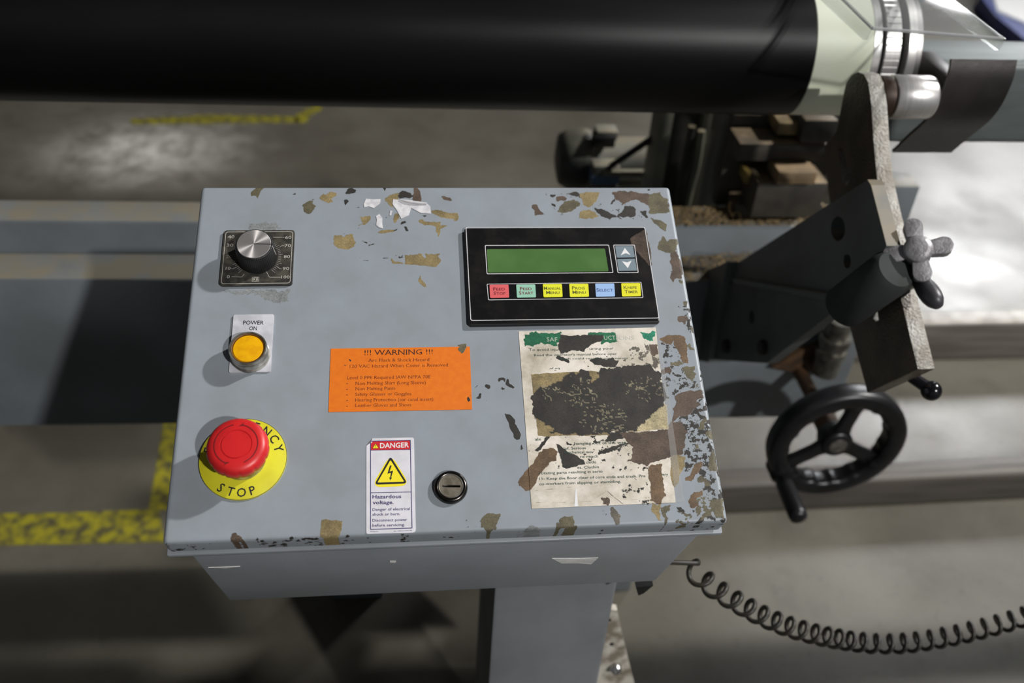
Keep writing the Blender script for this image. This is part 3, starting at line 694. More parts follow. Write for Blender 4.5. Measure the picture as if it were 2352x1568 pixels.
cap = MB().lathe([(0.0135, 0.0165), (0.0186, 0.0168), (0.0202, 0.0185), (0.0203, 0.0225), (0.0194, 0.0255), (0.0176, 0.0272), (0.0152, 0.0280), (0.0103, 0.0284), (0.0101, 0.0279), (0.0096, 0.0279), (0.0094, 0.0286), (0.0004, 0.0290)], (ec.x, ec.y, 0), seg=144, mod=notch).build('button_cap', RED, es, 'P', smooth=50, label='red mushroom button cap')
GRV = mat('red_groove', (104, 20, 22), 0.6)
mb = MB()
for a0, a1 in ((100, 245), (-65, 75)):
    o_, i_ = [], []
    for k in range(25):
        t = math.radians(a0+(a1-a0)*k/24); o_.append((ec.x+0.0143*math.cos(t), ec.y+0.0143*math.sin(t))); i_.append((ec.x+0.0137*math.cos(t), ec.y+0.0137*math.sin(t)))
    for k in range(24): mb.add([o_[k]+(0.02835,), o_[k+1]+(0.02835,), i_[k+1]+(0.0284,), i_[k]+(0.0284,)], [(0, 1, 2, 3)])
    t = math.radians(a1); tip = (ec.x+0.0128*math.cos(t+.18), ec.y+0.0128*math.sin(t+.18)); mb.add([(ec.x+0.0158*math.cos(t), ec.y+0.0158*math.sin(t), 0.0281), tip+(0.0285,), (ec.x+0.0135*math.cos(t), ec.y+0.0135*math.sin(t), 0.0284)], [(0, 1, 2)])
mb.build('arrow_marking', GRV, es, 'P', smooth=0)

# ---------------- display unit
DZ = 0.0038
HM = residue_mat('dusty_black_overlay', (12, 12, 14), (32, 29, 26), 0.5, scale=55, lo=0.45, hi=0.78, spec=0.12)
hm = MB().prism(rrect(0.0165, 0.0127, 0.1627, 0.1000, 0.0018), 0.0, DZ).build('display_unit', mat('black_display_case', (20, 20, 21), 0.4), box, 'P', smooth=30, bevel=0.0006, label='black display unit with green screen and coloured keys')
residue_sheet('overlay', [(0.0178, 0.0988), (0.1614, 0.0988), (0.1614, 0.0139), (0.0178, 0.0139)], 144, 86, DZ+0.0002, HM, hm, RES_PLATE, None, DZ)
LZ = DZ+0.00032
z = zoomed(1040, 500, 4.523)
def zp(zf, *q, h=DZ): return [pp(x, y, h) for x, y in zf(*q)]
LINE = mat('printed_white_line', (196, 194, 196), 0.5)
def frame_line(quad, wd, r, name='frame_line'):
    o_ = rquad(quad, r, 4); i_ = rquad(quad, max(r-wd*0.5, 0.0003), 4, inset=wd)
    return MB().ring(o_, i_, LZ).build(name, LINE, hm, 'P', smooth=0)
fq = rquad(zp(z, (133, 98), (1997, 98), (2147, 1046), (183, 1072)), 0.0018, 4)
mb = MB(); fi = rquad(zp(z, (133, 98), (1997, 98), (2147, 1046), (183, 1072)), 0.0015, 4, inset=0.0006)
mb.ring(fq, fi, LZ)
# the tape residue hides part of the right-hand line
skip = lambda f: all(mb.v[i][0] > 0.155 and 0.0905 > mb.v[i][1] > 0.055 for i in f)
mb.build('frame_line', LINE, hm, 'P', smooth=0)
frame_line(zp(z, (332, 286), (1622, 282), (1668, 574), (352, 588)), 0.0006, 0.0012)
frame_line(zp(z, (1665, 282), (1890, 282), (1930, 574), (1712, 576)), 0.0006, 0.0010)
frame_line(zp(z, (352, 688), (1958, 668), (1979, 834), (368, 858)), 0.0005, 0.0010)
def lcd():
    m = mat('green_lcd', (66, 98, 52), 0.3, c2=(74, 106, 58), scale=40, emit=0.10)
    return m
MB().face(rquad(zp(z, (354, 328), (1580, 322), (1618, 558), (366, 572)), 0.001), LZ).build('screen', lcd(), hm, 'P', smooth=0, label='green backlit display window')  # cut short at top and right; the black margin imitates recess shade
KEYS = (('Feed Stop', 380, (206, 92, 94), 700), ('Feed Start', 658, (140, 186, 164), 697), ('Manual Menu', 934, (214, 214, 44), 693), ('Prog Menu', 1208, (214, 214, 44), 690), ('Select', 1478, (146, 176, 216), 687), ('Knife Timer', 1748, (214, 210, 38), 684))
for t, x, c, y in KEYS:
    k = MB().prism(rquad(zp(z, (x, y), (x+198, y-2), (x+206, y+132), (x+8, y+136)), 0.0009), DZ+0.0002, DZ+0.0006).build('key', mat('key_'+t.replace(' ', '_').lower(), c, 0.45), hm, 'P', smooth=0, label=t.lower()+' key')
    mb = MB(); ws = t.split(' ')
    for i, wd in enumerate(ws):
        y_b = y+(60 if i == 0 else 104) if len(ws) == 2 else y+83
        ln = {'Feed': (42, 162), 'Stop': (42, 166), 'Start': (28, 176), 'Manual': (14, 190), 'Menu': (34, 172), 'Prog': (32, 164), 'Select': (14, 188), 'Knife': (28, 164), 'Timer': (36, 172)}[wd]
        a = z((x+ln[0]+i*3, y_b))[0]; b = z((x+ln[1]+i*3, y_b-2))[0]
        letter(mb, wd, a, b, 34/4.523, DZ+0.0007, bold=0.008, sc=True, h=DZ)
    MB().add(mb.v, mb.f).build('key_lettering', mat('ink_'+t.split()[0].lower(), {'Feed Stop': (110, 30, 40), 'Feed Start': (50, 90, 80), 'Select': (60, 80, 130)}.get(t, (96, 96, 30)), 0.6), hm, 'P', smooth=0)
AK = mat('grey_arrow_key', (112, 126, 134), 0.45); WH = mat('white_print', (214, 214, 214), 0.5)
for quad, tri in ((((1685, 297), (1870, 296), (1890, 414), (1702, 418)), ((1785, 318), (1845, 392), (1795, 372), (1742, 395))),
                  (((1704, 432), (1892, 428), (1912, 552), (1722, 556)), ((1816, 528), (1856, 450), (1810, 468), (1755, 456)))):
    MB().prism(rquad(zp(z, *quad), 0.0008), DZ+0.0002, DZ+0.0006).build('arrow_key', AK, hm, 'P', smooth=0)
    MB().face(zp(z, *tri), DZ+0.0007).build('arrow_print', WH, hm, 'P', smooth=0)

# ---------------- orange warning sticker
ORG = residue_mat('orange_sticker', (216, 112, 20), (208, 104, 16), 0.55, scale=200)
ws_ = residue_sheet('warning_sticker', [(-0.0852, -0.0031), (0.0166, -0.0035), (0.0160, -0.0542), (-0.0856, -0.0534)], 130, 66, 0.0003, ORG, box, 0, RES_STICKER, thick=0.0002, label='bright orange arc flash warning sticker')
OI = mat('brown_ink', (92, 34, 14), 0.7); OID = mat('dark_brown_ink', (58, 22, 14), 0.7)
z = zoomed(740, 780, 6.533)
mb = MB(); zt(mb, z, '!!! WARNING !!!', (635, 235), (1660, 220), 78, 0.00036, 6.533, serif=True); mb.build('lettering', OID, ws_, 'P', smooth=0)
mb = MB()
for t, a, b in (('Arc Flash & Shock Hazard', (690, 335), (1612, 322)), ('120 VAC Hazard When Cover is Removed', (410, 425), (1892, 402)), ('Level 0 PPE Required IAW NFPA 70E', (370, 597), (1627, 580)),
                ('Non Melting Shirt (Long Sleeve)', (497, 680), (1557, 665)), ('Non Melting Pants', (497, 762), (1100, 752)), ('Safety Glasses or Goggles', (495, 845), (1337, 833)),
                ('Hearing Protection (ear canal insert)', (493, 930), (1667, 915)), ('Leather Gloves and Shoes', (493, 1012), (1337, 998))):
    zt(mb, z, t, a, b, 48, 0.00036, 6.533, serif=True, bold=-0.006)
for y in (662, 748, 830, 915, 1000): stroke(mb, z((362, y), (385, y-1)), 0.0005, 0.00036)
mb.build('lettering', OI, ws_, 'P', smooth=0)

# ---------------- danger sticker
z = zoomed(820, 990, 6.271)
WST = mat('white_sticker', (208, 206, 212), 0.4, c2=(198, 196, 200), scale=90)
NAVY = mat('navy_ink', (44, 32, 92), 0.6); REDP = mat('red_print', (190, 36, 40), 0.5); YELP = mat('yellow_print', (232, 214, 40), 0.5)
zq = lambda *q: [pp(x, y) for x, y in z(*q)]
out = zq((135, 212), (222, 104), (790, 93), (812, 98), (822, 118), (832, 700), (848, 1420), (835, 1450), (800, 1462), (160, 1480), (140, 1476), (133, 1450))
ds = MB().prism(out, 0.0002, 0.0004).build('danger_sticker', WST, box, 'P', smooth=0, label='white hazardous voltage danger sticker with a curled corner')
S1 = 0.00046
quad = zq((190, 143), (773, 128), (798, 1402), (190, 1422))
MB().ring(rquad(quad, 0.0003, 2), rquad(quad, 0.00025, 2, inset=0.00055), S1).build('border', NAVY, ds, 'P', smooth=0)
MB().face(zq((200, 893), (200, 884), (780, 873), (780, 882)), S1).build('border', NAVY, ds, 'P', smooth=0)
MB().face(zq((200, 282), (200, 274), (768, 262), (768, 270)), S1).build('border', NAVY, ds, 'P', smooth=0)
MB().face(zq((202, 274), (202, 180), (228, 152), (764, 138), (767, 262)), S1-0.00003).build('header', REDP, ds, 'P', smooth=0)
mb = MB(); zt(mb, z, 'DANGER', (332, 246), (748, 234), 72, S1, 6.271, bold=0.022); mb.build('lettering', WH, ds, 'P', smooth=0)
MB().face(zq((268, 178), (316, 250), (221, 253)), S1).build('warning_symbol', INK, ds, 'P', smooth=0)
MB().face(zq((268, 186), (309, 247), (228, 249)), S1+0.00003).build('warning_symbol', YELP, ds, 'P', smooth=0)
MB().face(zq((263, 200), (274, 200), (271, 228), (266, 228)), S1+0.00006).face(zq((265, 233), (272, 233), (272, 241), (265, 241)), S1+0.00006).build('warning_symbol', INK, ds, 'P', smooth=0)
def rtri(p, r, k=6):
    p = [Vector(q) for q in p]; o_ = []
    for i in range(3):
        a = p[i]+(p[i-1]-p[i]).normalized()*r; b = p[i]+(p[(i+1) % 3]-p[i]).normalized()*r
        for j in range(k+1):
            t = j/k; o_.append(tuple(a*(1-t)**2+p[i]*2*t*(1-t)+b*t*t))
    return o_
MB().face(rtri(zq((485, 325), (770, 790), (200, 815)), 0.008), S1).build('shock_symbol', YELP, ds, 'P', smooth=0)
MB().face(rtri(zq((483, 360), (728, 755), (248, 775)), 0.003), S1+0.00003).build('shock_symbol', INK, ds, 'P', smooth=0)
MB().face(rtri(zq((483, 418), (680, 730), (294, 742)), 0.0008), S1+0.00006).build('shock_symbol', YELP, ds, 'P', smooth=0)
MB().face(zq((475, 497), (500, 497), (470, 585), (522, 570), (492, 670), (505, 668), (480, 712), (463, 668), (477, 670), (490, 602), (437, 616)), S1+0.00009).build('shock_symbol', INK, ds, 'P', smooth=0)
mb = MB()
for t, a, b, cp in (('Hazardous', (222, 972), (638, 965), 52), ('voltage.', (225, 1054), (528, 1050), 52)): zt(mb, z, t, a, b, cp, S1, 6.271, bold=0.018)
for t, a, b in (('Danger of electrical', (222, 1151), (762, 1136)), ('shock or burn.', (222, 1219), (622, 1210)), ('Disconnect power', (222, 1305), (722, 1293)), ('before servicing.', (222, 1377), (690, 1367))): zt(mb, z, t, a, b, 40, S1, 6.271, bold=0.012)
zt(mb, z, '©Clarion', (190, 1455), (305, 1452), 16, S1, 6.271); zt(mb, z, 'No. H6010-F09HVPJ', (530, 1450), (790, 1440), 17, S1, 6.271)
mb.build('lettering', NAVY, ds, 'P', smooth=0)
c1 = zq((135, 212), (222, 104)); c2 = zq((200, 182))[0]
MB().add([c1[0]+(0.0004,), c1[1]+(0.0004,), c2+(0.0022,)], [(0, 1, 2)]).build('curled_corner', WST, ds, 'P', smooth=0)

# ---------------- safety instruction sticker
IST = residue_mat('dirty_cream_sticker', (218, 211, 201), (202, 194, 180), 0.5, scale=40, grime=(128, 118, 94))
z = zoomed(1180, 960, 5.88)
iq = [pp(*q) for q in ((1191, 761), (1506, 752), (1552, 1154), (1221, 1168))]
ist = residue_sheet('instruction_sticker', iq, 150, 196, 0.0003, IST, box, 0, RES_PLATE, thick=0.0002, label='torn cream safety instruction sticker blackened by tape residue')
film = [pp(*q) for q in ((1506, 752), (1512, 752), (1571, 1152), (1552, 1154))]
MB().prism(film, 0.0002, 0.00045).build('clear_film', mat('clear_lamination', (196, 194, 190), 0.3, alpha=0.12), ist, 'P', smooth=0, label='clear laminating film edge')
GI = mat('dark_green_ink', (34, 62, 54), 0.7); WI = mat('pale_print', (168, 176, 160), 0.6)
zi = zoomed(1180, 750, 6.19); mb = MB()
for t, a, b in (('SAF', (470, 214), (622, 212)), ('UCT', (1284, 190), (1448, 188))):
    mb = MB(); zt(mb, zi, t, a, b, 58, 0.0004, 6.19); mb.build('lettering', WI, ist, 'P', smooth=0)
mb = MB(); zt(mb, zi, 'IONS', (1475, 192), (1715, 190), 56, 0.0004, 6.19); mb.build('lettering', mat('faded_print', (186, 184, 172), 0.6), ist, 'P', smooth=0)
mb = MB()
for t, a, b, cp in (('To avoid inju', (215, 347), (632, 345), 36), ('uring your', (1080, 332), (1420, 326), 34), ("Read the operator's manual before oper", (290, 424), (1470, 402), 32), ('death could result from improp', (640, 470), (1620, 462), 26), ('of eq', (510, 608), (650, 604), 26)):
    mb = MB(); zt(mb, zi, t, a, b, cp, 0.0004, 6.19); mb.build('lettering', GI, ist, 'P', smooth=0)
for t, a, b in (('hanging out of the way', (820, 362), (1520, 346)), ('of. Serious', (690, 428), (975, 420)), ('mechanical mov', (690, 480), (1080, 474)), ('re reach', (900, 540), (1140, 532)), ('clothi', (975, 616), (1110, 612)), ('es. Clothin', (860, 686), (1150, 676)),
                ('rotating parts resulting in serio', (345, 762), (1200, 736)), ('11- Keep the floor clear of core ends and trash. Pre', (345, 838), (1780, 798)), ('co-workers from slipping or stumbling.', (345, 908), (1450, 872)), ('ale', (288, 305), (372, 302)), ('ery', (2010, 778), (2085, 776))):
    mb = MB(); zt(mb, z, t, a, b, 36, 0.0004, 5.88, bold=0.006); mb.build('lettering', GI, ist, 'P', smooth=0)
MB().face([pp(*q) for q in z((815, 1195), (835, 950), (850, 960), (868, 1192))], 0.00042).build('paper_tear', WH, ist, 'P', smooth=0)

# ---------------- cam lock
lc = Vector(pp(1035, 1120)); DCH = mat('dark_chrome', (84, 80, 78), 0.25, 1.0, c2=(60, 58, 56), scale=90)
lk = MB().lathe([(0.0117, 0), (0.0117, 0.0015), (0.0112, 0.0032), (0.0098, 0.0042), (0.0088, 0.0040), (0.0080, 0.0030)], (lc.x, lc.y, 0), seg=64).build('cam_lock', DCH, box, 'P', smooth=60, label='round dark chrome slotted cam lock')
sl = [(lc.x-0.0058, lc.y+0.0011), (lc.x+0.0066, lc.y+0.0004), (lc.x+0.0066, lc.y-0.0013), (lc.x-0.0058, lc.y-0.0007)]
circ = lambda r, n=48: [(lc.x+r*math.cos(2*math.pi*i/n), lc.y+r*math.sin(2*math.pi*i/n)) for i in range(n)]
MB().prism(circ(0.0079), 0.0028, 0.0040, holes=[sl]).build('lock_core', mat('worn_lock_face', (150, 142, 128), 0.42, 0.7, c2=(120, 112, 98), scale=200), lk, 'P', smooth=30, label='worn steel lock face')
MB().lathe([(0.0078, 0.0040), (0.0082, 0.0045), (0.0086, 0.0040)], (lc.x, lc.y, 0), seg=64, caps=False).build('lock_rim', CHROME, lk, 'P')
MB().face([(q[0], q[1]) for q in circ(0.007)], 0.0029).build('lock_slot', mat('dark_slot', (14, 13, 12), 0.8), lk, 'P', smooth=0)

# ---------------- torn paper left on the lid
z = zoomed(660, 420, 5.345); PAPER = mat('white_paper', (206, 204, 206), 0.7, c2=(182, 180, 184), scale=200)
for q in ([(940, 260), (965, 195), (1050, 205), (1145, 200), (1140, 250), (1060, 310), (1000, 290), (945, 300)], [(1090, 410), (1130, 385), (1165, 430), (1165, 500), (1175, 560), (1130, 550), (1090, 520), (1100, 460)],
          [(1300, 200), (1400, 215), (1560, 235), (1700, 245), (1755, 290), (1760, 380), (1640, 370), (1520, 310), (1490, 400), (1400, 440), (1340, 330), (1290, 260)], [(1260, 340), (1290, 345), (1275, 400), (1255, 400)]):
    MB().prism([pp(*p) for p in z(*q)], 0.0001, 0.0004).build('paper_scrap', PAPER, box, 'P', smooth=0, label='torn scrap of white paper')
P = [pp(*p) for p in z((1380, 215), (1480, 240), (1600, 258), (1710, 262))]
MB().tube([(P[0][0], P[0][1], 0.0012), (P[1][0], P[1][1], 0.0017), (P[2][0], P[2][1], 0.0015), (P[3][0], P[3][1], 0.0011)], [0.0004, 0.0011, 0.0012, 0.0008], 8).build('curled_paper', PAPER, box, 'P', label='rolled edge of torn white paper')

# ================================================================== the machine bed behind the control box
YAW = math.radians(-1.3)
BM = Matrix.Translation((0, 0.5, 0)) @ Matrix.Rotation(YAW, 4, 'Z')
BEDP = mat('bed_grey_paint', (104, 110, 114), 0.5, c2=(92, 97, 99), scale=9, lo=0.35, hi=0.65, dust=(112, 106, 92), bump=0.06, bscale=160)
bed = thing('machine_bed', (-0.6, 0.58, FLOOR), 'long grey painted steel machine bed with a dusty stepped top', 'machine bed')
MB().box((-2.4, 0, -0.552), (0.638, 0.062, -0.288), BM).build('front_panel', BEDP, bed, bevel=0.004)
MB().box((-2.4, 0.062, -0.552), (0.66, 0.116, -0.237), BM).build('top_rail', BEDP, bed, bevel=0.005)
for x in (-0.18, 0.28, -1.9):
    MB().box((x, 0.01, FLOOR), (x+0.09, 0.105, -0.552), BM).build('bed_leg', BEDP, bed, bevel=0.003)
p = at(2116, 428, Y=0.575); q = at(2030, 428, Y=0.575)
MB().box((q.x, 0.575, p.z-0.16), (p.x, 0.62, p.z)).build('end_bracket', BEDP, bed, bevel=0.003)
MB().box((0.60, 0.58, p.z-0.16), (q.x+0.01, 0.61, p.z-0.08)).build('end_bracket', BEDP, bed, bevel=0.003)
RUSTY = mat('rusty_brown_steel', (92, 68, 46), 0.6, 0.3, c2=(58, 44, 34), scale=40)
c0 = at(1835, 830, Y=0.489)
MB().prism([(c0.x+dx, c0.z+dz) for dx, dz in ((-0.045, 0.0), (-0.01, 0.03), (0.03, 0.042), (0.034, -0.004), (0.0, -0.012))], 0.476, 0.4885, lambda x, y, z_: (x, z_, y)).build('rust_bracket', RUSTY, bed, smooth=30)
c0 = at(1912, 800, Y=0.46); 
MB().lathe([(0.02, -0.045), (0.02, -0.01), (0.023, -0.01), (0.023, 0.0), (0.02, 0.0), (0.02, 0.012), (0.023, 0.012), (0.023, 0.022), (0.017, 0.022), (0.017, 0.05)], (c0.x, 0.462, c0.z), (0, 0, 1), 24).build('adjusting_screw', mat('dull_steel', (120, 118, 110), 0.4, 0.8, c2=(80, 78, 72), scale=60), bed)

# ================================================================== the black roller
ax = Vector((math.cos(YAW), math.sin(YAW), 0)); RC = Vector((0.398, 0.440, 0.060)); RR = 0.0718
rl = thing('feed_roller', (RC.x, RC.y, RC.z-RR), 'long glossy black feed roller with a pale plastic sleeve at its end', 'roller')
def rubber():
    m = mat('black_rubber', (7, 7, 7), 0.34, c2=(12, 11, 12), scale=3, detail=8, lo=0.4, hi=0.7, rv=0.08, stretch=(0.6, 3, 3), spec=0.25)
    nt = m.node_tree; b = nt.nodes['Principled BSDF']; tc = nn(nt, 'ShaderNodeTexCoord')
    mp = nn(nt, 'ShaderNodeMapping'); mp.inputs['Rotation'].default_value = (0.3, 0.2, 0.9); mp.inputs['Scale'].default_value = (4, 160, 60)
    no = nn(nt, 'ShaderNodeTexNoise'); no.inputs['Scale'].default_value = 1.0; no.inputs['Detail'].default_value = 4
    bp = nn(nt, 'ShaderNodeBump'); bp.inputs['Strength'].default_value = 0.12; bp.inputs['Distance'].default_value = 0.001
    nt.links.new(tc.outputs['Object'], mp.inputs['Vector']); nt.links.new(mp.outputs[0], no.inputs['Vector']); nt.links.new(no.outputs['Fac'], bp.inputs['Height']); nt.links.new(bp.outputs[0], b.inputs['Normal'])
    return m
def cyl(name, r, x0, x1, m, parent, seg=96, mod=None, ch=0.0008, label=None):
    mb = MB().lathe([(r-ch, x0), (r, x0+ch), (r, x1-ch), (r-ch, x1)], RC-ax*0.398, ax, seg, mod=mod)
    return mb.build(name, m, parent, smooth=30, label=label)
cyl('rubber_cover', RR, -2.6, 0.400, rubber(), rl, 128, label='black rubber roller cover')
PALE = mat('pale_plastic', (238, 240, 222), 0.42, c2=(228, 232, 208), scale=7, lo=0.4, hi=0.6)
cyl('plastic_sleeve', RR-0.0006, 0.400, 0.462, PALE, rl, 128, label='pale ivory plastic sleeve')
MACH = mat('machined_steel', (214, 212, 210), 0.34, 0.75, c2=(188, 186, 184), scale=30, stretch=(40, 1, 1), lo=0.3, hi=0.7)
cyl('steel_ring', RR-0.001, 0.462, 0.4712, MACH, rl)
cyl('groove', RR-0.006, 0.4712, 0.4752, BLK, rl)
cyl('toothed_ring', RR-0.0012, 0.4752, 0.4925, MACH, rl, 480, mod=lambda t, r, h: 1-0.010*(math.sin(60*t) > 0.9))
cyl('spacer', RR-0.012, 0.4925, 0.500, BLK, rl)
cyl('flange', RR-0.0008, 0.500, 0.510, MACH, rl)
cyl('flange', RR-0.003, 0.510, 0.517, mat('dull_flange', (150, 148, 146), 0.4, 1.0), rl)
cyl('shaft', 0.03, 0.517, 0.5225, MACH, rl)

# ================================================================== tailstock housing with shield and clear guard
ts = thing('tailstock', (2.78, 0.45, FLOOR), 'galvanised grey tailstock beam carrying a dark curved shield and a clear guard', 'tailstock')
GALV = mat('galvanised_grey', (104, 111, 111), 0.45, 0.1, c2=(90, 97, 96), scale=9, stretch=(1, 6, 6), lo=0.35, hi=0.65)
bz = at(2150, 142, Y=0.40).z; by = at(2250, 88, Z=bz).y
MB().box((0.523, 0.400, -0.036), (2.85, by, bz)).build('beam', GALV, ts, bevel=0.010, bseg=4)
MB().box((2.72, 0.400, FLOOR), (2.85, 0.500, -0.036)).build('column', GALV, ts, bevel=0.004)
DSH = mat('dark_shield_steel', (60, 56, 55), 0.36, 0.25, c2=(38, 36, 35), scale=14, bump=0.1, bscale=120)
yz = [(0.2925, 0.1085), (0.2880, 0.0960), (0.2868, 0.0842), (0.2885, 0.0652), (0.2945, 0.0480), (0.3040, 0.0330), (0.3180, 0.0150), (0.3403, -0.0158)]
def dense(pts, n=4):
    P = [Vector(q) for q in pts]; o_ = []
    for i in range(len(P)-1):
        a = P[max(i-1, 0)]; b = P[i]; c = P[i+1]; d = P[min(i+2, len(P)-1)]
        for k in range(n):
            t = k/n; o_.append(0.5*((2*b)+(c-a)*t+(2*a-5*b+4*c-d)*t*t+(-a+3*b-3*c+d)*t**3))
    return o_+[P[-1]]
yz = dense(yz); mb = MB(); th = 0.0035; vs_ = []; n_ = len(yz)
for i, q in enumerate(yz):
    a = yz[max(i-1, 0)]; b = yz[min(i+1, n_-1)]; t = (b-a).normalized(); nrm = Vector((-t.y, t.x))
    if nrm.x < 0: nrm = -nrm
    xr = 0.568; in_ = q+nrm*th
    vs_ += [(0.500, q.x, q.y), (xr, q.x, q.y), (xr, in_.x, in_.y), (0.500, in_.x, in_.y)]
fs = [(3, 2, 1, 0), tuple(4*(n_-1)+k for k in range(4))]
for i in range(n_-1):
    for k in range(4): fs.append((4*i+k, 4*i+(k+1) % 4, 4*i+4+(k+1) % 4, 4*i+4+k))
mb.add(vs_, fs); mb.build('shield', DSH, ts, smooth=40, label='dark curved steel shield')
MB().box((0.526, 0.296, 0.05), (0.545, 0.402, 0.075)).build('shield_bracket', DSH, ts, bevel=0.002)
def clear():
    m = bpy.data.materials.new('clear_acrylic'); m.use_nodes = True; nt = m.node_tree; nt.nodes.remove(nt.nodes['Principled BSDF'])
    t = nn(nt, 'ShaderNodeBsdfTransparent'); t.inputs[0].default_value = (0.95, 0.96, 0.96, 1); g = nn(nt, 'ShaderNodeBsdfGlossy'); g.inputs['Roughness'].default_value = 0.12
    d = nn(nt, 'ShaderNodeBsdfDiffuse'); d.inputs[0].default_value = (0.75, 0.76, 0.77, 1)
    m0 = nn(nt, 'ShaderNodeMixShader'); m0.inputs[0].default_value = 0.06; m1 = nn(nt, 'ShaderNodeMixShader'); m1.inputs[0].default_value = 0.12
    nt.links.new(t.outputs[0], m0.inputs[1]); nt.links.new(d.outputs[0], m0.inputs[2]); nt.links.new(m0.outputs[0], m1.inputs[1]); nt.links.new(g.outputs[0], m1.inputs[2])
    nt.links.new(m1.outputs[0], nt.nodes['Material Output'].inputs[0]); return m
CLR = clear(); gz = 0.152
ga = [at(x, y, Z=gz) for x, y in ((2005, 60), (2305, 84))]
gq = [(ga[0].x, ga[0].y), (ga[1].x, ga[1].y), (ga[1].x+0.01, 0.56), (ga[0].x+0.01, 0.56)]
gu = MB().prism(rquad([Vector(gq[3]), Vector(gq[2]), Vector(gq[1]), Vector(gq[0])], 0.004, 3), gz-0.004, gz).build('clear_guard', CLR, ts, smooth=30, bevel=0.0008, label='clear acrylic guard sheet')
EDG = mat('acrylic_edge', (178, 180, 180), 0.2, alpha=0.55)
for i, (a, b) in enumerate(((gq[0], gq[1]), (gq[0], gq[3]), (gq[1], gq[2]))):
    MB().tube([(a[0], a[1], gz-0.002), (b[0], b[1], gz-0.002)], 0.0016, 8).build('polished_edge', EDG, gu)
for s, q in ((1, gq[0]), (-1, gq[1])):
    MB().prism([(q[1], gz-0.002), (q[1]+0.004, gz-0.014), (0.558, gz-0.016), (0.558, gz-0.002)], q[0]-0.0035*s, q[0]+0.0005*s, lambda x, y, z_: (z_, x, y)).build('guard_lip', CLR, gu, smooth=0)
MB().box((0.525, by-0.03, bz-0.005), (0.540, by-0.01, gz-0.004)).build('guard_post', GALV, ts, bevel=0.002)

# ================================================================== support arm and its mounting bracket
XA = 0.42
yzat = lambda x, y, X: (lambda q: (q.y, q.z))(at(x, y, X=X))
ARM = mat('brown_sanded_steel', (92, 82, 68), 0.38, 0.3, c2=(70, 62, 52), scale=26, bump=0.9, bscale=420, dust=(176, 174, 168))
arm = thing('support_arm', at(2050, 870, X=XA), 'brown flat steel support arm holding a bright steel roller by the pale sleeve', 'support arm')
op = [(1937, 215), (1943, 190), (1956, 171), (1970, 165), (1984, 170), (1994, 190), (2001, 240), (2006, 320), (2013, 400), (2030, 480), (2045, 540), (2070, 690), (2108, 848), (1992, 902), (1950, 745), (1928, 620), (1902, 440), (1893, 335), (1922, 300)]
sl1 = [(1924, 345), (1931, 335), (1940, 345), (1952, 415), (1945, 428), (1936, 415)]
sl2 = [(1998, 695), (2006, 690), (2014, 700), (2019, 735), (2012, 742), (2003, 730)]
MB().prism([yzat(x, y, XA) for x, y in op], XA, XA+0.0165, lambda x, y, z_: (z_, x, y), holes=[[yzat(x, y, XA) for x, y in s] for s in (sl1, sl2)]).build('arm_plate', ARM, arm, smooth=25, bevel=0.0008)
cy, cz = yzat(1975, 222, XA)
XR = (1, 0, 0); rc = Vector((0, cy, cz))
MB().lathe([(0.0195, XA+0.016), (0.0205, XA+0.0175), (0.0205, XA+0.028), (0.016, XA+0.030)], rc, XR, 32).build('roller_collar', mat('brown_collar', (58, 44, 36), 0.5, 0.4), arm)
MB().lathe([(0.0205, XA+0.030), (0.0215, XA+0.031), (0.0215, XA+0.070), (0.0205, XA+0.0725), (0.018, XA+0.074)], rc, XR, 48).build('follower_roller', MACH, arm, smooth=50, label='bright steel follower roller')

XB = 0.398
BRK = mat('bracket_grey', (86, 90, 90), 0.5, c2=(74, 77, 76), scale=16, dust=(120, 110, 92))
br = thing('arm_bracket', at(1690, 830, X=XB), 'dark grey triangular steel bracket holding the support arm to the bed', 'bracket')
yb = lambda *pts: [yzat(x, y, XB) for x, y in pts]
hole = lambda cx, cy_, rx, ry, n=14: yb(*[(cx+rx*math.cos(2*math.pi*i/n), cy_+ry*math.sin(2*math.pi*i/n)) for i in range(n)])
fY = lambda x, y, z_: (z_, x, y)
fin = MB().prism(yb((1992, 412), (2000, 425), (2036, 565), (1990, 640), (1935, 702), (1920, 682), (1700, 646), (1668, 660), (1672, 622), (1690, 606)), XB, XB+0.014, fY, holes=[hole(1925, 525, 17, 30), hole(1946, 600, 9, 18)]).build('upper_web', BRK, br, smooth=20, bevel=0.001)
# lower web bends out towards the operator side along the fold
fold = yb((1700, 646), (1920, 682)); low = yb((1935, 706), (1768, 834), (1645, 826), (1660, 660))
def web(pts, name, holes=()):
    return MB().prism(pts, XB-0.004, XB+0.010, fY, holes=holes).build(name, BRK, br, smooth=20, bevel=0.001)
lw = web([fold[0], fold[1]]+low, 'lower_web')
y_, z_ = yzat(1727, 728, XB-0.004)
MB().lathe([(0.0085, 0.0), (0.0085, -0.0004)], (XB-0.004, y_, z_), XR, 20).build('bolt_hole', BLK, br)
f0 = (XB-0.006,)+fold[0]; f1 = (XB-0.006,)+fold[1]
MB().tube([f0, f1], 0.0045, 8).build('weld_bead', BRK, br)
MB().prism(yb((1690, 600), (1640, 620), (1622, 828), (1646, 832)), XB-0.012, XB+0.02, fY).build('mounting_flange', BRK, br, smooth=20, bevel=0.001)
for bx_, by_ in ((1671, 795), (1755, 797)):
    y_, z_ = yzat(bx_, by_, XB-0.005)
    MB().lathe([(0.009, 0.0), (0.009, -0.006), (0.0075, -0.0075)], (XB-0.004, y_, z_), XR, 6).build('bolt', mat('dark_bolt', (46, 44, 40), 0.5, 0.6), br, smooth=20)
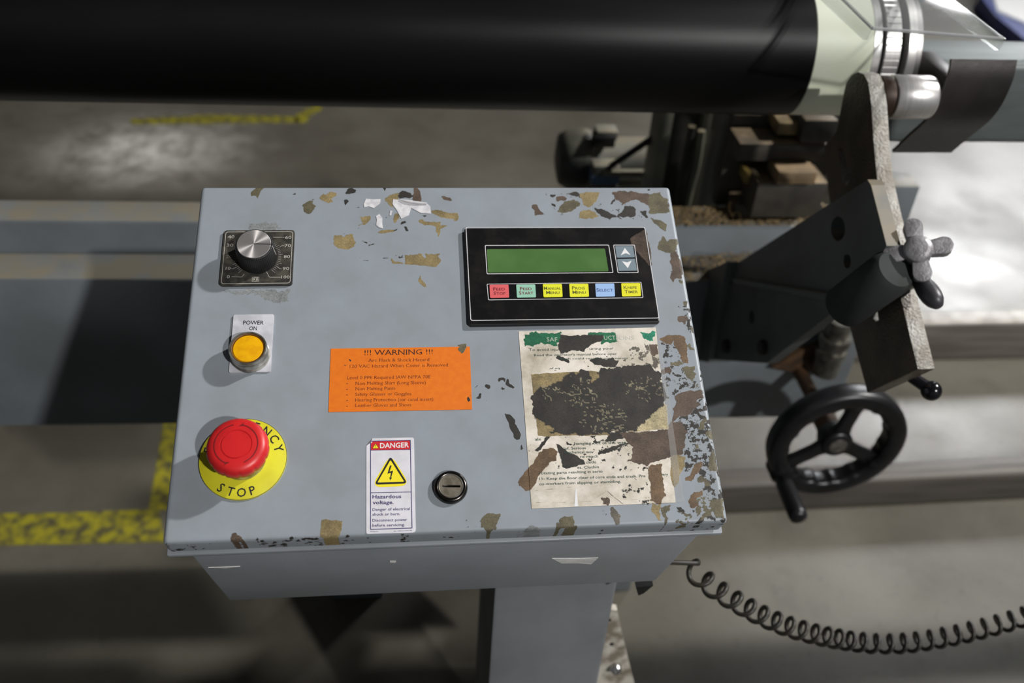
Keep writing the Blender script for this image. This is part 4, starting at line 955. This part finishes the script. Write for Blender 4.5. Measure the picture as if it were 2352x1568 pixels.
# clamp boss
a = at(1938, 706, X=XB-0.010); b = at(2058, 618, X=XB+0.006); d = (b-a)
MB().lathe([(0.020, 0), (0.0215, 0.002), (0.0215, d.length-0.006), (0.0175, d.length), (0.008, d.length+0.001)], a, d, 36).build('clamp_boss', mat('boss_grey', (62, 65, 64), 0.85, c2=(52, 54, 53), scale=20, spec=0.08), br, smooth=50)

CAST = mat('cast_grey_iron', (158, 156, 158), 0.4, 0.3, c2=(126, 124, 126), scale=90, bump=0.3, bscale=500)
kc = at(2108, 574, X=0.424); vdir = (CAM-kc).normalized(); rgt = ROT.col[0]; upv = ROT.col[1]
kax = (vdir+rgt*0.10+upv*0.26).normalized()
sk = thing('star_knob', kc-kax*0.03, 'four lobed cast metal star knob on the arm bracket', 'knob')
e1 = (upv-kax*upv.dot(kax)).normalized(); e2 = kax.cross(e1)
prof = []
for i in range(120):                               # hub plus four paddle shaped lobes
    t = 2*math.pi*i/120; r_ = 0.012
    for k in range(4):
        f_ = (t-k*math.pi/2+math.pi) % (2*math.pi)-math.pi
        for rr in np.arange(0.012, 0.034, 0.0003):
            x, y = rr*math.cos(f_), rr*math.sin(f_); wd_ = 0.0066+0.0016*min(1, max(0, (x-0.010)/0.012))
            if x > 0 and (abs(y) < wd_ if x < 0.0215 else math.hypot(x-0.0215, y) < wd_): r_ = max(r_, rr)
    prof.append((r_*math.cos(t+0.16), r_*math.sin(t+0.16)))
mp_ = lambda x, y, z_: tuple(kc+e1*x+e2*y+kax*z_)
MB().prism(prof, -0.010, 0.002, mp_).build('lobes', CAST, sk, smooth=35, bevel=0.0015)
MB().lathe([(0.0125, -0.016), (0.0125, 0.004), (0.0115, 0.0065), (0.007, 0.008)], kc, kax, 32).build('hub', CAST, sk, smooth=50)
MB().lathe([(0.005, -0.045), (0.005, -0.014)], kc, kax, 16).build('stud', MACH, sk)
# lever grip below it
def lever(name, a, b, radii, m, label, cat, knob=None):
    t = thing(name, a, label, cat); P = [a.lerp(b, i/(len(radii)-1)) for i in range(len(radii))]
    MB().tube(P, radii, 20).build('grip', m, t, smooth=60)
    return t
DKP = mat('dark_grip', (46, 46, 50), 0.4, c2=(60, 58, 62), scale=30)
lv = lever('clamp_lever', at(2096, 622, X=0.428), at(2156, 702, X=0.434), [0.005, 0.0055, 0.0068, 0.0080, 0.0090, 0.0094, 0.0092, 0.0080, 0.0045], DKP, 'dark tapered lever grip behind the star knob', 'lever')
MB().lathe([(0.0135, -0.012), (0.0135, 0.006), (0.011, 0.009)], at(2086, 626, X=0.424), kax, 24).build('lever_boss', DKP, lv)
bl = thing('ball_lever', at(2080, 856, X=0.436), 'black lever with a ball end under the support arm', 'lever')
a = at(2070, 850, X=0.431); b = at(2134, 892, X=0.452)
BLG = mat('gloss_black', (14, 14, 18), 0.18)
MB().tube([a, a.lerp(b, .5), b], [0.0052, 0.0056, 0.006], 16).build('lever_rod', BLG, bl)
MB().lathe([(0.0006, -0.0095)]+[(0.0095*math.sin(math.pi*k/12), -0.0095*math.cos(math.pi*k/12)) for k in range(1, 12)]+[(0.0006, 0.0095)], at(2139, 897, X=0.4535), (0, 0, 1), 24).build('ball', BLG, bl, smooth=80)

# ================================================================== handwheel
wc = at(1919, 1012, Y=0.33); wr = 0.0955
hw = thing('handwheel', (wc.x, wc.y, wc.z-wr), 'black three spoked plastic handwheel with a crank handle', 'handwheel')
HWB = mat('black_handwheel', (14, 14, 16), 0.36, c2=(20, 20, 23), scale=40)
WAX = Vector((0, -1, 0))
def ring_prof():
    o_ = []
    for k in range(17):
        t = 2*math.pi*k/16; o_.append((wr-0.0130+0.0130*max(-1, min(1, 1.25*math.cos(t))), 0.0150*max(-1, min(1, 1.2*math.sin(t)))))
    return o_
MB().lathe(ring_prof(), wc, WAX, 120, mod=lambda t, r, h: 1-0.035*max(0, math.sin(15*t))**2 if r < wr-0.018 else 1, caps=False).build('rim', HWB, hw, smooth=60)
MB().lathe([(0.019, -0.02), (0.022, -0.012), (0.022, 0.006), (0.019, 0.010), (0.013, 0.0105)], wc, WAX, 40).build('hub', HWB, hw, smooth=50)
MB().lathe([(0.0122, 0.0095), (0.0122, 0.0112), (0.010, 0.0120)], wc, WAX, 32).build('hub_cap', mat('grey_cap', (132, 128, 122), 0.4, 0.7, c2=(90, 88, 84), scale=120), hw, smooth=40)
for an in (80, 214, 330):
    t = math.radians(an); u = Vector((math.cos(t), 0, math.sin(t))); v = Vector((-math.sin(t), 0, math.cos(t)))
    fs_ = lambda x, y, z_: tuple(wc+u*x+v*y+WAX*z_)
    MB().prism([(0.012, -0.014), (0.03, -0.0095), (0.06, -0.0095), (wr-0.014, -0.016), (wr-0.014, 0.016), (0.06, 0.0095), (0.03, 0.0095), (0.012, 0.014)], -0.006, 0.005, fs_).build('spoke', HWB, hw, smooth=30, bevel=0.002)
t = math.radians(217); hp = wc+Vector((math.cos(t), 0, math.sin(t)))*(wr-0.008)
MB().lathe([(0.014, -0.012), (0.014, 0.014), (0.0105, 0.017), (0.0105, 0.022), (0.0118, 0.03), (0.0126, 0.06), (0.0128, 0.082), (0.0115, 0.089), (0.006, 0.092)], hp, WAX, 32).build('crank_handle', HWB, hw, smooth=60)
MB().lathe([(0.0105, -0.155), (0.0105, -0.06), (0.016, -0.06), (0.016, -0.018)], wc, WAX, 28).build('spindle', RUSTY, hw)

# ================================================================== floor rails
RAIL = mat('rail_grey', (112, 106, 100), 0.45, 0.2, c2=(94, 88, 82), scale=5, stretch=(1, 12, 12), dust=(150, 146, 138))
p0 = at(2250, 826, Z=FLOOR); 
r1 = MB().box((0.75, p0.y, FLOOR), (3.6, p0.y+0.055, -0.880)).build('floor_rail', RAIL, None, bevel=0.012, bseg=3); tag(r1, 'tall steel floor rail beyond the support arm lit along its top', 'rail')
a = at(1700, 1178, Z=FLOOR); b = at(2352, 1145, Z=FLOOR); u = (b-a).normalized()
M = Matrix.Translation(a) @ Matrix.Rotation(math.atan2(u.y, u.x), 4, 'Z')
r2 = MB().box((-0.42, 0, 0), (2.4, 0.05, 0.083), M).build('floor_rail', mat('dark_rail', (84, 78, 72), 0.5, 0.1, c2=(70, 65, 60), scale=5, stretch=(1, 12, 12)), None, bevel=0.012, bseg=3); tag(r2, 'dark low floor rail under the black handwheel', 'rail')

# ================================================================== coiled cord
cord_px = [(1585, 1302, .87), (1630, 1342, .885), (1680, 1374, .90), (1740, 1408, .92), (1810, 1438, .94), (1890, 1460, .96), (1970, 1474, .98), (2050, 1478, .99), (2130, 1470, 1.0), (2230, 1450, 1.01), (2352, 1416, 1.02), (2480, 1372, 1.03), (2620, 1310, 1.04)]
path = dense([CAM+ray(x, y)*d for x, y, d in cord_px], 30)
L_ = [0.0]
for a, b in zip(path[:-1], path[1:]): L_.append(L_[-1]+(b-a).length)
def cpos(s):
    i = min(max(int(np.searchsorted(L_, s))-1, 0), len(path)-2); t = (s-L_[i])/max(1e-9, L_[i+1]-L_[i]); return path[i].lerp(path[i+1], t), (path[i+1]-path[i]).normalized()
helix = []; ph = 0.0; s = 0.0; e1 = None
while s < L_[-1]:
    c, t = cpos(s); e1 = (Vector((0, 0, 1))-t*t.z).normalized(); e2 = t.cross(e1)
    helix.append(c+(e1*math.cos(ph)-e2*math.sin(ph))*0.0090)
    pitch = 0.0250-0.0085*min(1, s/0.22); ds = 0.0006; s += ds*pitch/0.012; ph += 2*math.pi*ds*pitch/0.012/pitch
P0 = PM3 @ Vector((0.172, -0.118, -0.187)); q_ = helix[0]
lead = [P0, P0+Vector((0.004, 0.004, -0.012)), P0.lerp(q_, .55)+Vector((0.0, 0.004, -0.008)), q_]
cord = thing('coiled_cord', P0, 'black coiled cable hanging from the underside of the control box', 'cable')
CORD = mat('black_cord', (34, 32, 28), 0.45, c2=(46, 43, 36), scale=30)
MB().tube(dense(lead, 6)+helix[1:], 0.0024, 8).build('cable_coil', CORD, cord, smooth=80)
MB().lathe([(0.007, -0.002), (0.007, 0.006), (0.005, 0.010), (0.004, 0.016)], P0, (0, 0.41, -0.91), 16).build('strain_relief', BLK, cord)

# ================================================================== machinery behind the bed
POST = mat('post_grey_green', (132, 130, 114), 0.55, c2=(104, 103, 92), scale=10, dust=(120, 112, 90))
DARK = mat('dark_grime', (66, 64, 56), 0.6, c2=(46, 45, 40), scale=20, dust=(104, 92, 70))
def post(pxl, pxr, Y, dep, top, m, label, name='frame_post', flange=None):
    a = at(pxl, 380, Y=Y); b = at(pxr, 380, Y=Y)
    t = thing(name, ((a.x+b.x)/2, Y+dep/2, FLOOR), label, 'post')
    MB().box((a.x, Y, FLOOR), (b.x, Y+dep, top)).build('web', m, t, bevel=0.003)
    if flange:
        MB().box((a.x-flange, Y-0.012, FLOOR), (a.x+0.002, Y+dep, top)).build('flange', POST, t, bevel=0.002)
    return t
post(1522, 1586, 0.74, 0.05, -0.055, DARK, 'dark channel post with a pale edge behind the bed', flange=0.016)
post(1596, 1634, 0.72, 0.05, -0.055, POST, 'narrow greenish post beside the dark channel post')
post(1640, 1694, 0.645, 0.05, -0.075, mat('post_grey', (120, 119, 112), 0.55, c2=(100, 99, 93), scale=10), 'wide flat grey post next to the carriage')
mc = at(1330, 365, Y=0.88)
mt = thing('drive_motor', (mc.x+0.08, 0.88, FLOOR), 'grey electric motor lying behind the machine bed', 'motor')
MG = mat('motor_grey', (120, 122, 116), 0.5, c2=(98, 98, 92), scale=14, dust=(136, 128, 108))
MB().lathe([(0.02, -0.04), (0.042, -0.035), (0.050, -0.022), (0.052, 0.0), (0.052, 0.012), (0.047, 0.018)], mc, XR, 40).build('end_bell', mat('dark_motor_green', (64, 68, 62), 0.5, c2=(48, 50, 46), scale=20, dust=(110, 104, 88)), mt, smooth=50)
MB().lathe([(0.038, 0.016), (0.038, 0.15)], mc, XR, 36).build('motor_body', MG, mt, smooth=50)
j = at(1388, 322, Y=0.84); MB().box((j.x-0.018, 0.835, j.z-0.012), (j.x+0.018, 0.86, j.z+0.008)).build('terminal_box', BLK, mt, bevel=0.002)
j = at(1395, 312, Y=0.85); MB().box((j.x-0.02, 0.84, j.z-0.004), (j.x+0.016, 0.87, j.z+0.012)).build('terminal_lid', MG, mt, bevel=0.003)
MB().box((mc.x+0.04, 0.86, FLOOR), (mc.x+0.12, 0.90, mc.z-0.036)).build('motor_stand', MG, mt, bevel=0.003)
j = at(1392, 402, Y=0.80); bc = thing('connector_box', (j.x, 0.81, FLOOR), 'small box with a blue band in front of the motor', 'connector')
MB().box((j.x-0.022, 0.80, FLOOR), (j.x+0.022, 0.83, j.z+0.016)).build('housing', MG, bc, bevel=0.003)
MB().box((j.x-0.0225, 0.799, j.z-0.016), (j.x+0.0225, 0.8305, j.z-0.002)).build('blue_band', mat('blue_band', (96, 120, 148), 0.5), bc)
ra = at(1405, 380, Y=0.80); rb = at(1530, 296, Y=0.765)
rd = tag(MB().tube([ra+Vector((-0.004, 0.0, -0.01)), ra, ra.lerp(rb, .5), rb], 0.0055, 10).build('hydraulic_hose', BLK), 'black hose running from the connector box to the dark post', 'hose')
c0 = at(1470, 400, Y=0.79); MB().box((c0.x-0.06, 0.79, c0.z-0.004), (c0.x+0.035, 0.80, c0.z+0.004)).build('cross_bar', POST, bc)
# hoses between the posts
for k, pts in enumerate((((1590, 290), (1576, 360), (1562, 430), (1552, 500)), ((1612, 300), (1600, 380), (1584, 440), (1572, 500)))):
    P = dense([at(x, y, Y=0.70) for x, y in pts], 5)
    tag(MB().tube(P, 0.006, 8).build('hose', (DARK, POST)[k]), ('dark', 'grey green')[k]+' hose hanging beside the frame posts', 'hose')

# ---------------- carriage on the rail
cg = thing('carriage', (0.53, 0.56, -0.237), 'dark grimy carriage blocks under the roller end covered in sawdust', 'carriage')
WOODY = mat('dusty_carriage', (62, 58, 50), 0.6, c2=(44, 41, 36), scale=22, dust=(128, 110, 84))
def cbox(x0, y0, x1, y1, Yf, dep, m, name, bev=0.003):
    a = at(x0, y0, Y=Yf); b = at(x1, y1, Y=Yf)
    return MB().box((min(a.x, b.x), Yf, max(b.z, -0.2365)), (max(a.x, b.x), Yf+dep, a.z)).build(name, m, cg, bevel=bev)
cbox(1686, 262, 1960, 505, 0.605, 0.02, DARK, 'back_plate')
cbox(1700, 330, 1905, 372, 0.55, 0.05, WOODY, 'slide_plate')
cbox(1742, 420, 1880, 500, 0.53, 0.055, WOODY, 'carriage_block')
cbox(1790, 395, 1872, 425, 0.52, 0.045, mat('dusty_wood_block', (138, 116, 88), 0.7, c2=(100, 84, 62), scale=18), 'spacer_block')
cbox(1715, 398, 1764, 424, 0.56, 0.03, mat('brass_dusty', (146, 124, 66), 0.6, c2=(104, 88, 50), scale=30), 'brass_block')
cbox(1790, 282, 1858, 312, 0.56, 0.06, mat('tan_block', (128, 110, 76), 0.7, c2=(84, 74, 54), scale=30), 'upper_block')
cbox(1850, 276, 1912, 330, 0.545, 0.05, DARK, 'bearing_block')
cbox(1690, 470, 1880, 520, 0.565, 0.05, WOODY, 'carriage_foot')
# ---------------- shavings and sawdust
WOODC = mat('wood_shaving', (196, 170, 126), 0.7, c2=(168, 140, 98), scale=60)
def shaving(c, R, wd, a0, a1, axis, label):
    axis = Vector(axis).normalized(); e1 = axis.orthogonal().normalized(); e2 = axis.cross(e1); vs_ = []; n = 22
    for i in range(n+1):
        t = math.radians(a0+(a1-a0)*i/n); p = c+(e1*math.cos(t)+e2*math.sin(t))*R*(1+0.12*i/n)
        o = (e1*math.cos(t)+e2*math.sin(t))*0.0006
        vs_ += [p, p+axis*wd, p+axis*wd+o, p+o]
    fs = [(3, 2, 1, 0), tuple(4*n+k for k in range(4))]
    for i in range(n):
        for k in range(4): fs.append((4*i+k, 4*i+(k+1) % 4, 4*i+4+(k+1) % 4, 4*i+4+k))
    return tag(MB().add(vs_, fs).build('wood_shaving', WOODC, smooth=60), label, 'shaving')
c0 = at(1700, 466, Y=0.575); shaving(Vector((c0.x, 0.575, -0.237+0.0185)), 0.0165, 0.004, -70, 250, (0.15, -1, 0.3), 'curled wood shaving standing like a ring on the dusty top rail')
c0 = at(1690, 486, Y=0.565); shaving(Vector((c0.x, 0.562, -0.237+0.008)), 0.006, 0.003, 0, 300, (0.2, -1, 0.4), 'small tight curl of wood at the foot of the ring shaving')
def strip(pts, r, label, Y=None, Z=None):
    P = dense([at(x, y, Y=Y) if Y else at(x, y, Z=Z) for x, y in pts], 6); vs_ = []; n = len(P)
    for i, p in enumerate(P):
        t = (P[min(i+1, n-1)]-P[max(i-1, 0)]).normalized(); v = t.cross(Vector((0, 0, 1))).normalized()*r
        vs_ += [p-v, p+v, p+v+Vector((0, 0, 0.0015)), p-v+Vector((0, 0, 0.0015))]
    fs = [(3, 2, 1, 0), tuple(4*(n-1)+k for k in range(4))]
    for i in range(n-1):
        for k in range(4): fs.append((4*i+k, 4*i+(k+1) % 4, 4*i+4+(k+1) % 4, 4*i+4+k))
    return tag(MB().add(vs_, fs).build('wood_splinter', WOODC, smooth=40), label, 'splinter')
strip([(1775, 508), (1795, 500), (1820, 492)], 0.003, 'pale wood splinter lying flat beside the arm bracket', Z=-0.233)
strip([(1778, 466), (1800, 478), (1822, 494)], 0.002, 'thin bent wood splinter below the carriage block', Z=-0.225)
random.seed(3)
def sawdust(name, region, zf, n, size, c, label):
    mb = MB()
    for _ in range(n):
        x = random.uniform(region[0], region[1]); y = random.uniform(region[2], region[3]); z0 = zf(x, y)
        s_ = size*random.uniform(0.4, 1.3); t = random.uniform(0, 6.3); tl = random.uniform(-.5, .5); u = Vector((math.cos(t), math.sin(t), tl))*s_; v = Vector((-math.sin(t), math.cos(t), random.uniform(-.4, .4)))*s_*random.uniform(.3, .8)
        p = Vector((x, y, z0+s_*0.4)); mb.add([p-u, p+v*0.8, p+u, p-v, p+Vector((0, 0, s_*.4))], [(0, 1, 4), (1, 2, 4), (2, 3, 4), (3, 0, 4), (3, 2, 1, 0)])
    o = mb.build(name, c, smooth=0); o['label'] = label; o['category'] = 'sawdust'; o['kind'] = 'stuff'; return o
mound = lambda cx, cy, sx, sy, h, b: (lambda x, y: b+h*math.exp(-((x-cx)/sx)**2-((y-cy)/sy)**2)*random.uniform(0, 1))
sawdust('sawdust', (0.33, 0.62, 0.488, 0.546), mound(0.47, 0.525, 0.10, 0.03, 0.018, -0.288), 2600, 0.0022, mat('sawdust_tan', (150, 128, 92), 0.9, c2=(110, 92, 62), scale=90), 'tan sawdust heaped on the front ledge of the bed')
sawdust('sawdust', (0.33, 0.64, 0.550, 0.602), mound(0.52, 0.57, 0.12, 0.03, 0.010, -0.237), 3000, 0.0024, MATS['sawdust_tan'], 'tan sawdust lying on the top rail around the carriage')

# ================================================================== unseen cabinets, added behind the operator to shade the front floor
for x0_, x1_, top_, lab in ((-0.5, 0.72, 0.63, 'tall grey steel cabinet added unseen behind the operator position to shade the floor'), (0.74, 2.30, 0.46, 'low wide grey steel cabinet added unseen behind the operator position to shade the floor')):
    bn = thing('added_shade_cabinet', ((x0_+x1_)/2, -1.6, FLOOR), lab, 'cabinet')
    MB().box((x0_, -1.95, FLOOR+0.06), (x1_, -1.28, top_)).build('carcass', PAINT, bn, bevel=0.004)
    MB().box((x0_+0.03, -1.92, FLOOR), (x1_-0.03, -1.32, FLOOR+0.06)).build('plinth', BLK, bn)
    nd = 2 if x1_-x0_ < 1.3 else 3; wd_ = (x1_-x0_)/nd
    for i in range(nd):
        dr = MB().box((x0_+i*wd_+0.004, -1.28, FLOOR+0.08), (x0_+(i+1)*wd_-0.004, -1.262, top_-0.02)).build('door', PAINT, bn, bevel=0.003)
        MB().box((x0_+(i+1)*wd_-0.06, -1.262, -0.40), (x0_+(i+1)*wd_-0.045, -1.245, -0.28)).build('handle', CHROME, dr, bevel=0.003)

# ================================================================== far corner
bt = [at(x, y, Z=-0.93) for x, y in ((2250, -12), (2288, 36), (2352, 88), (2520, 190), (2700, -160), (2330, -200))]
wt = [at(x, y, Z=-0.925) for x, y in ((2280, -14), (2292, 24), (2352, 50), (2500, 120), (2640, -140), (2345, -170))]
tr = thing('blue_platform', (sum(q.x for q in bt)/6, sum(q.y for q in bt)/6, FLOOR), 'blue edged low platform with a white top on the far floor', 'platform')
MB().prism([(q.x, q.y) for q in bt], FLOOR, -0.93).build('blue_frame', mat('blue_paint', (34, 52, 120), 0.45, c2=(28, 44, 104), scale=12), tr, smooth=0)
MB().prism([(q.x, q.y) for q in wt], -0.932, -0.925).build('white_top', mat('white_board', (214, 214, 212), 0.5), tr, smooth=0)
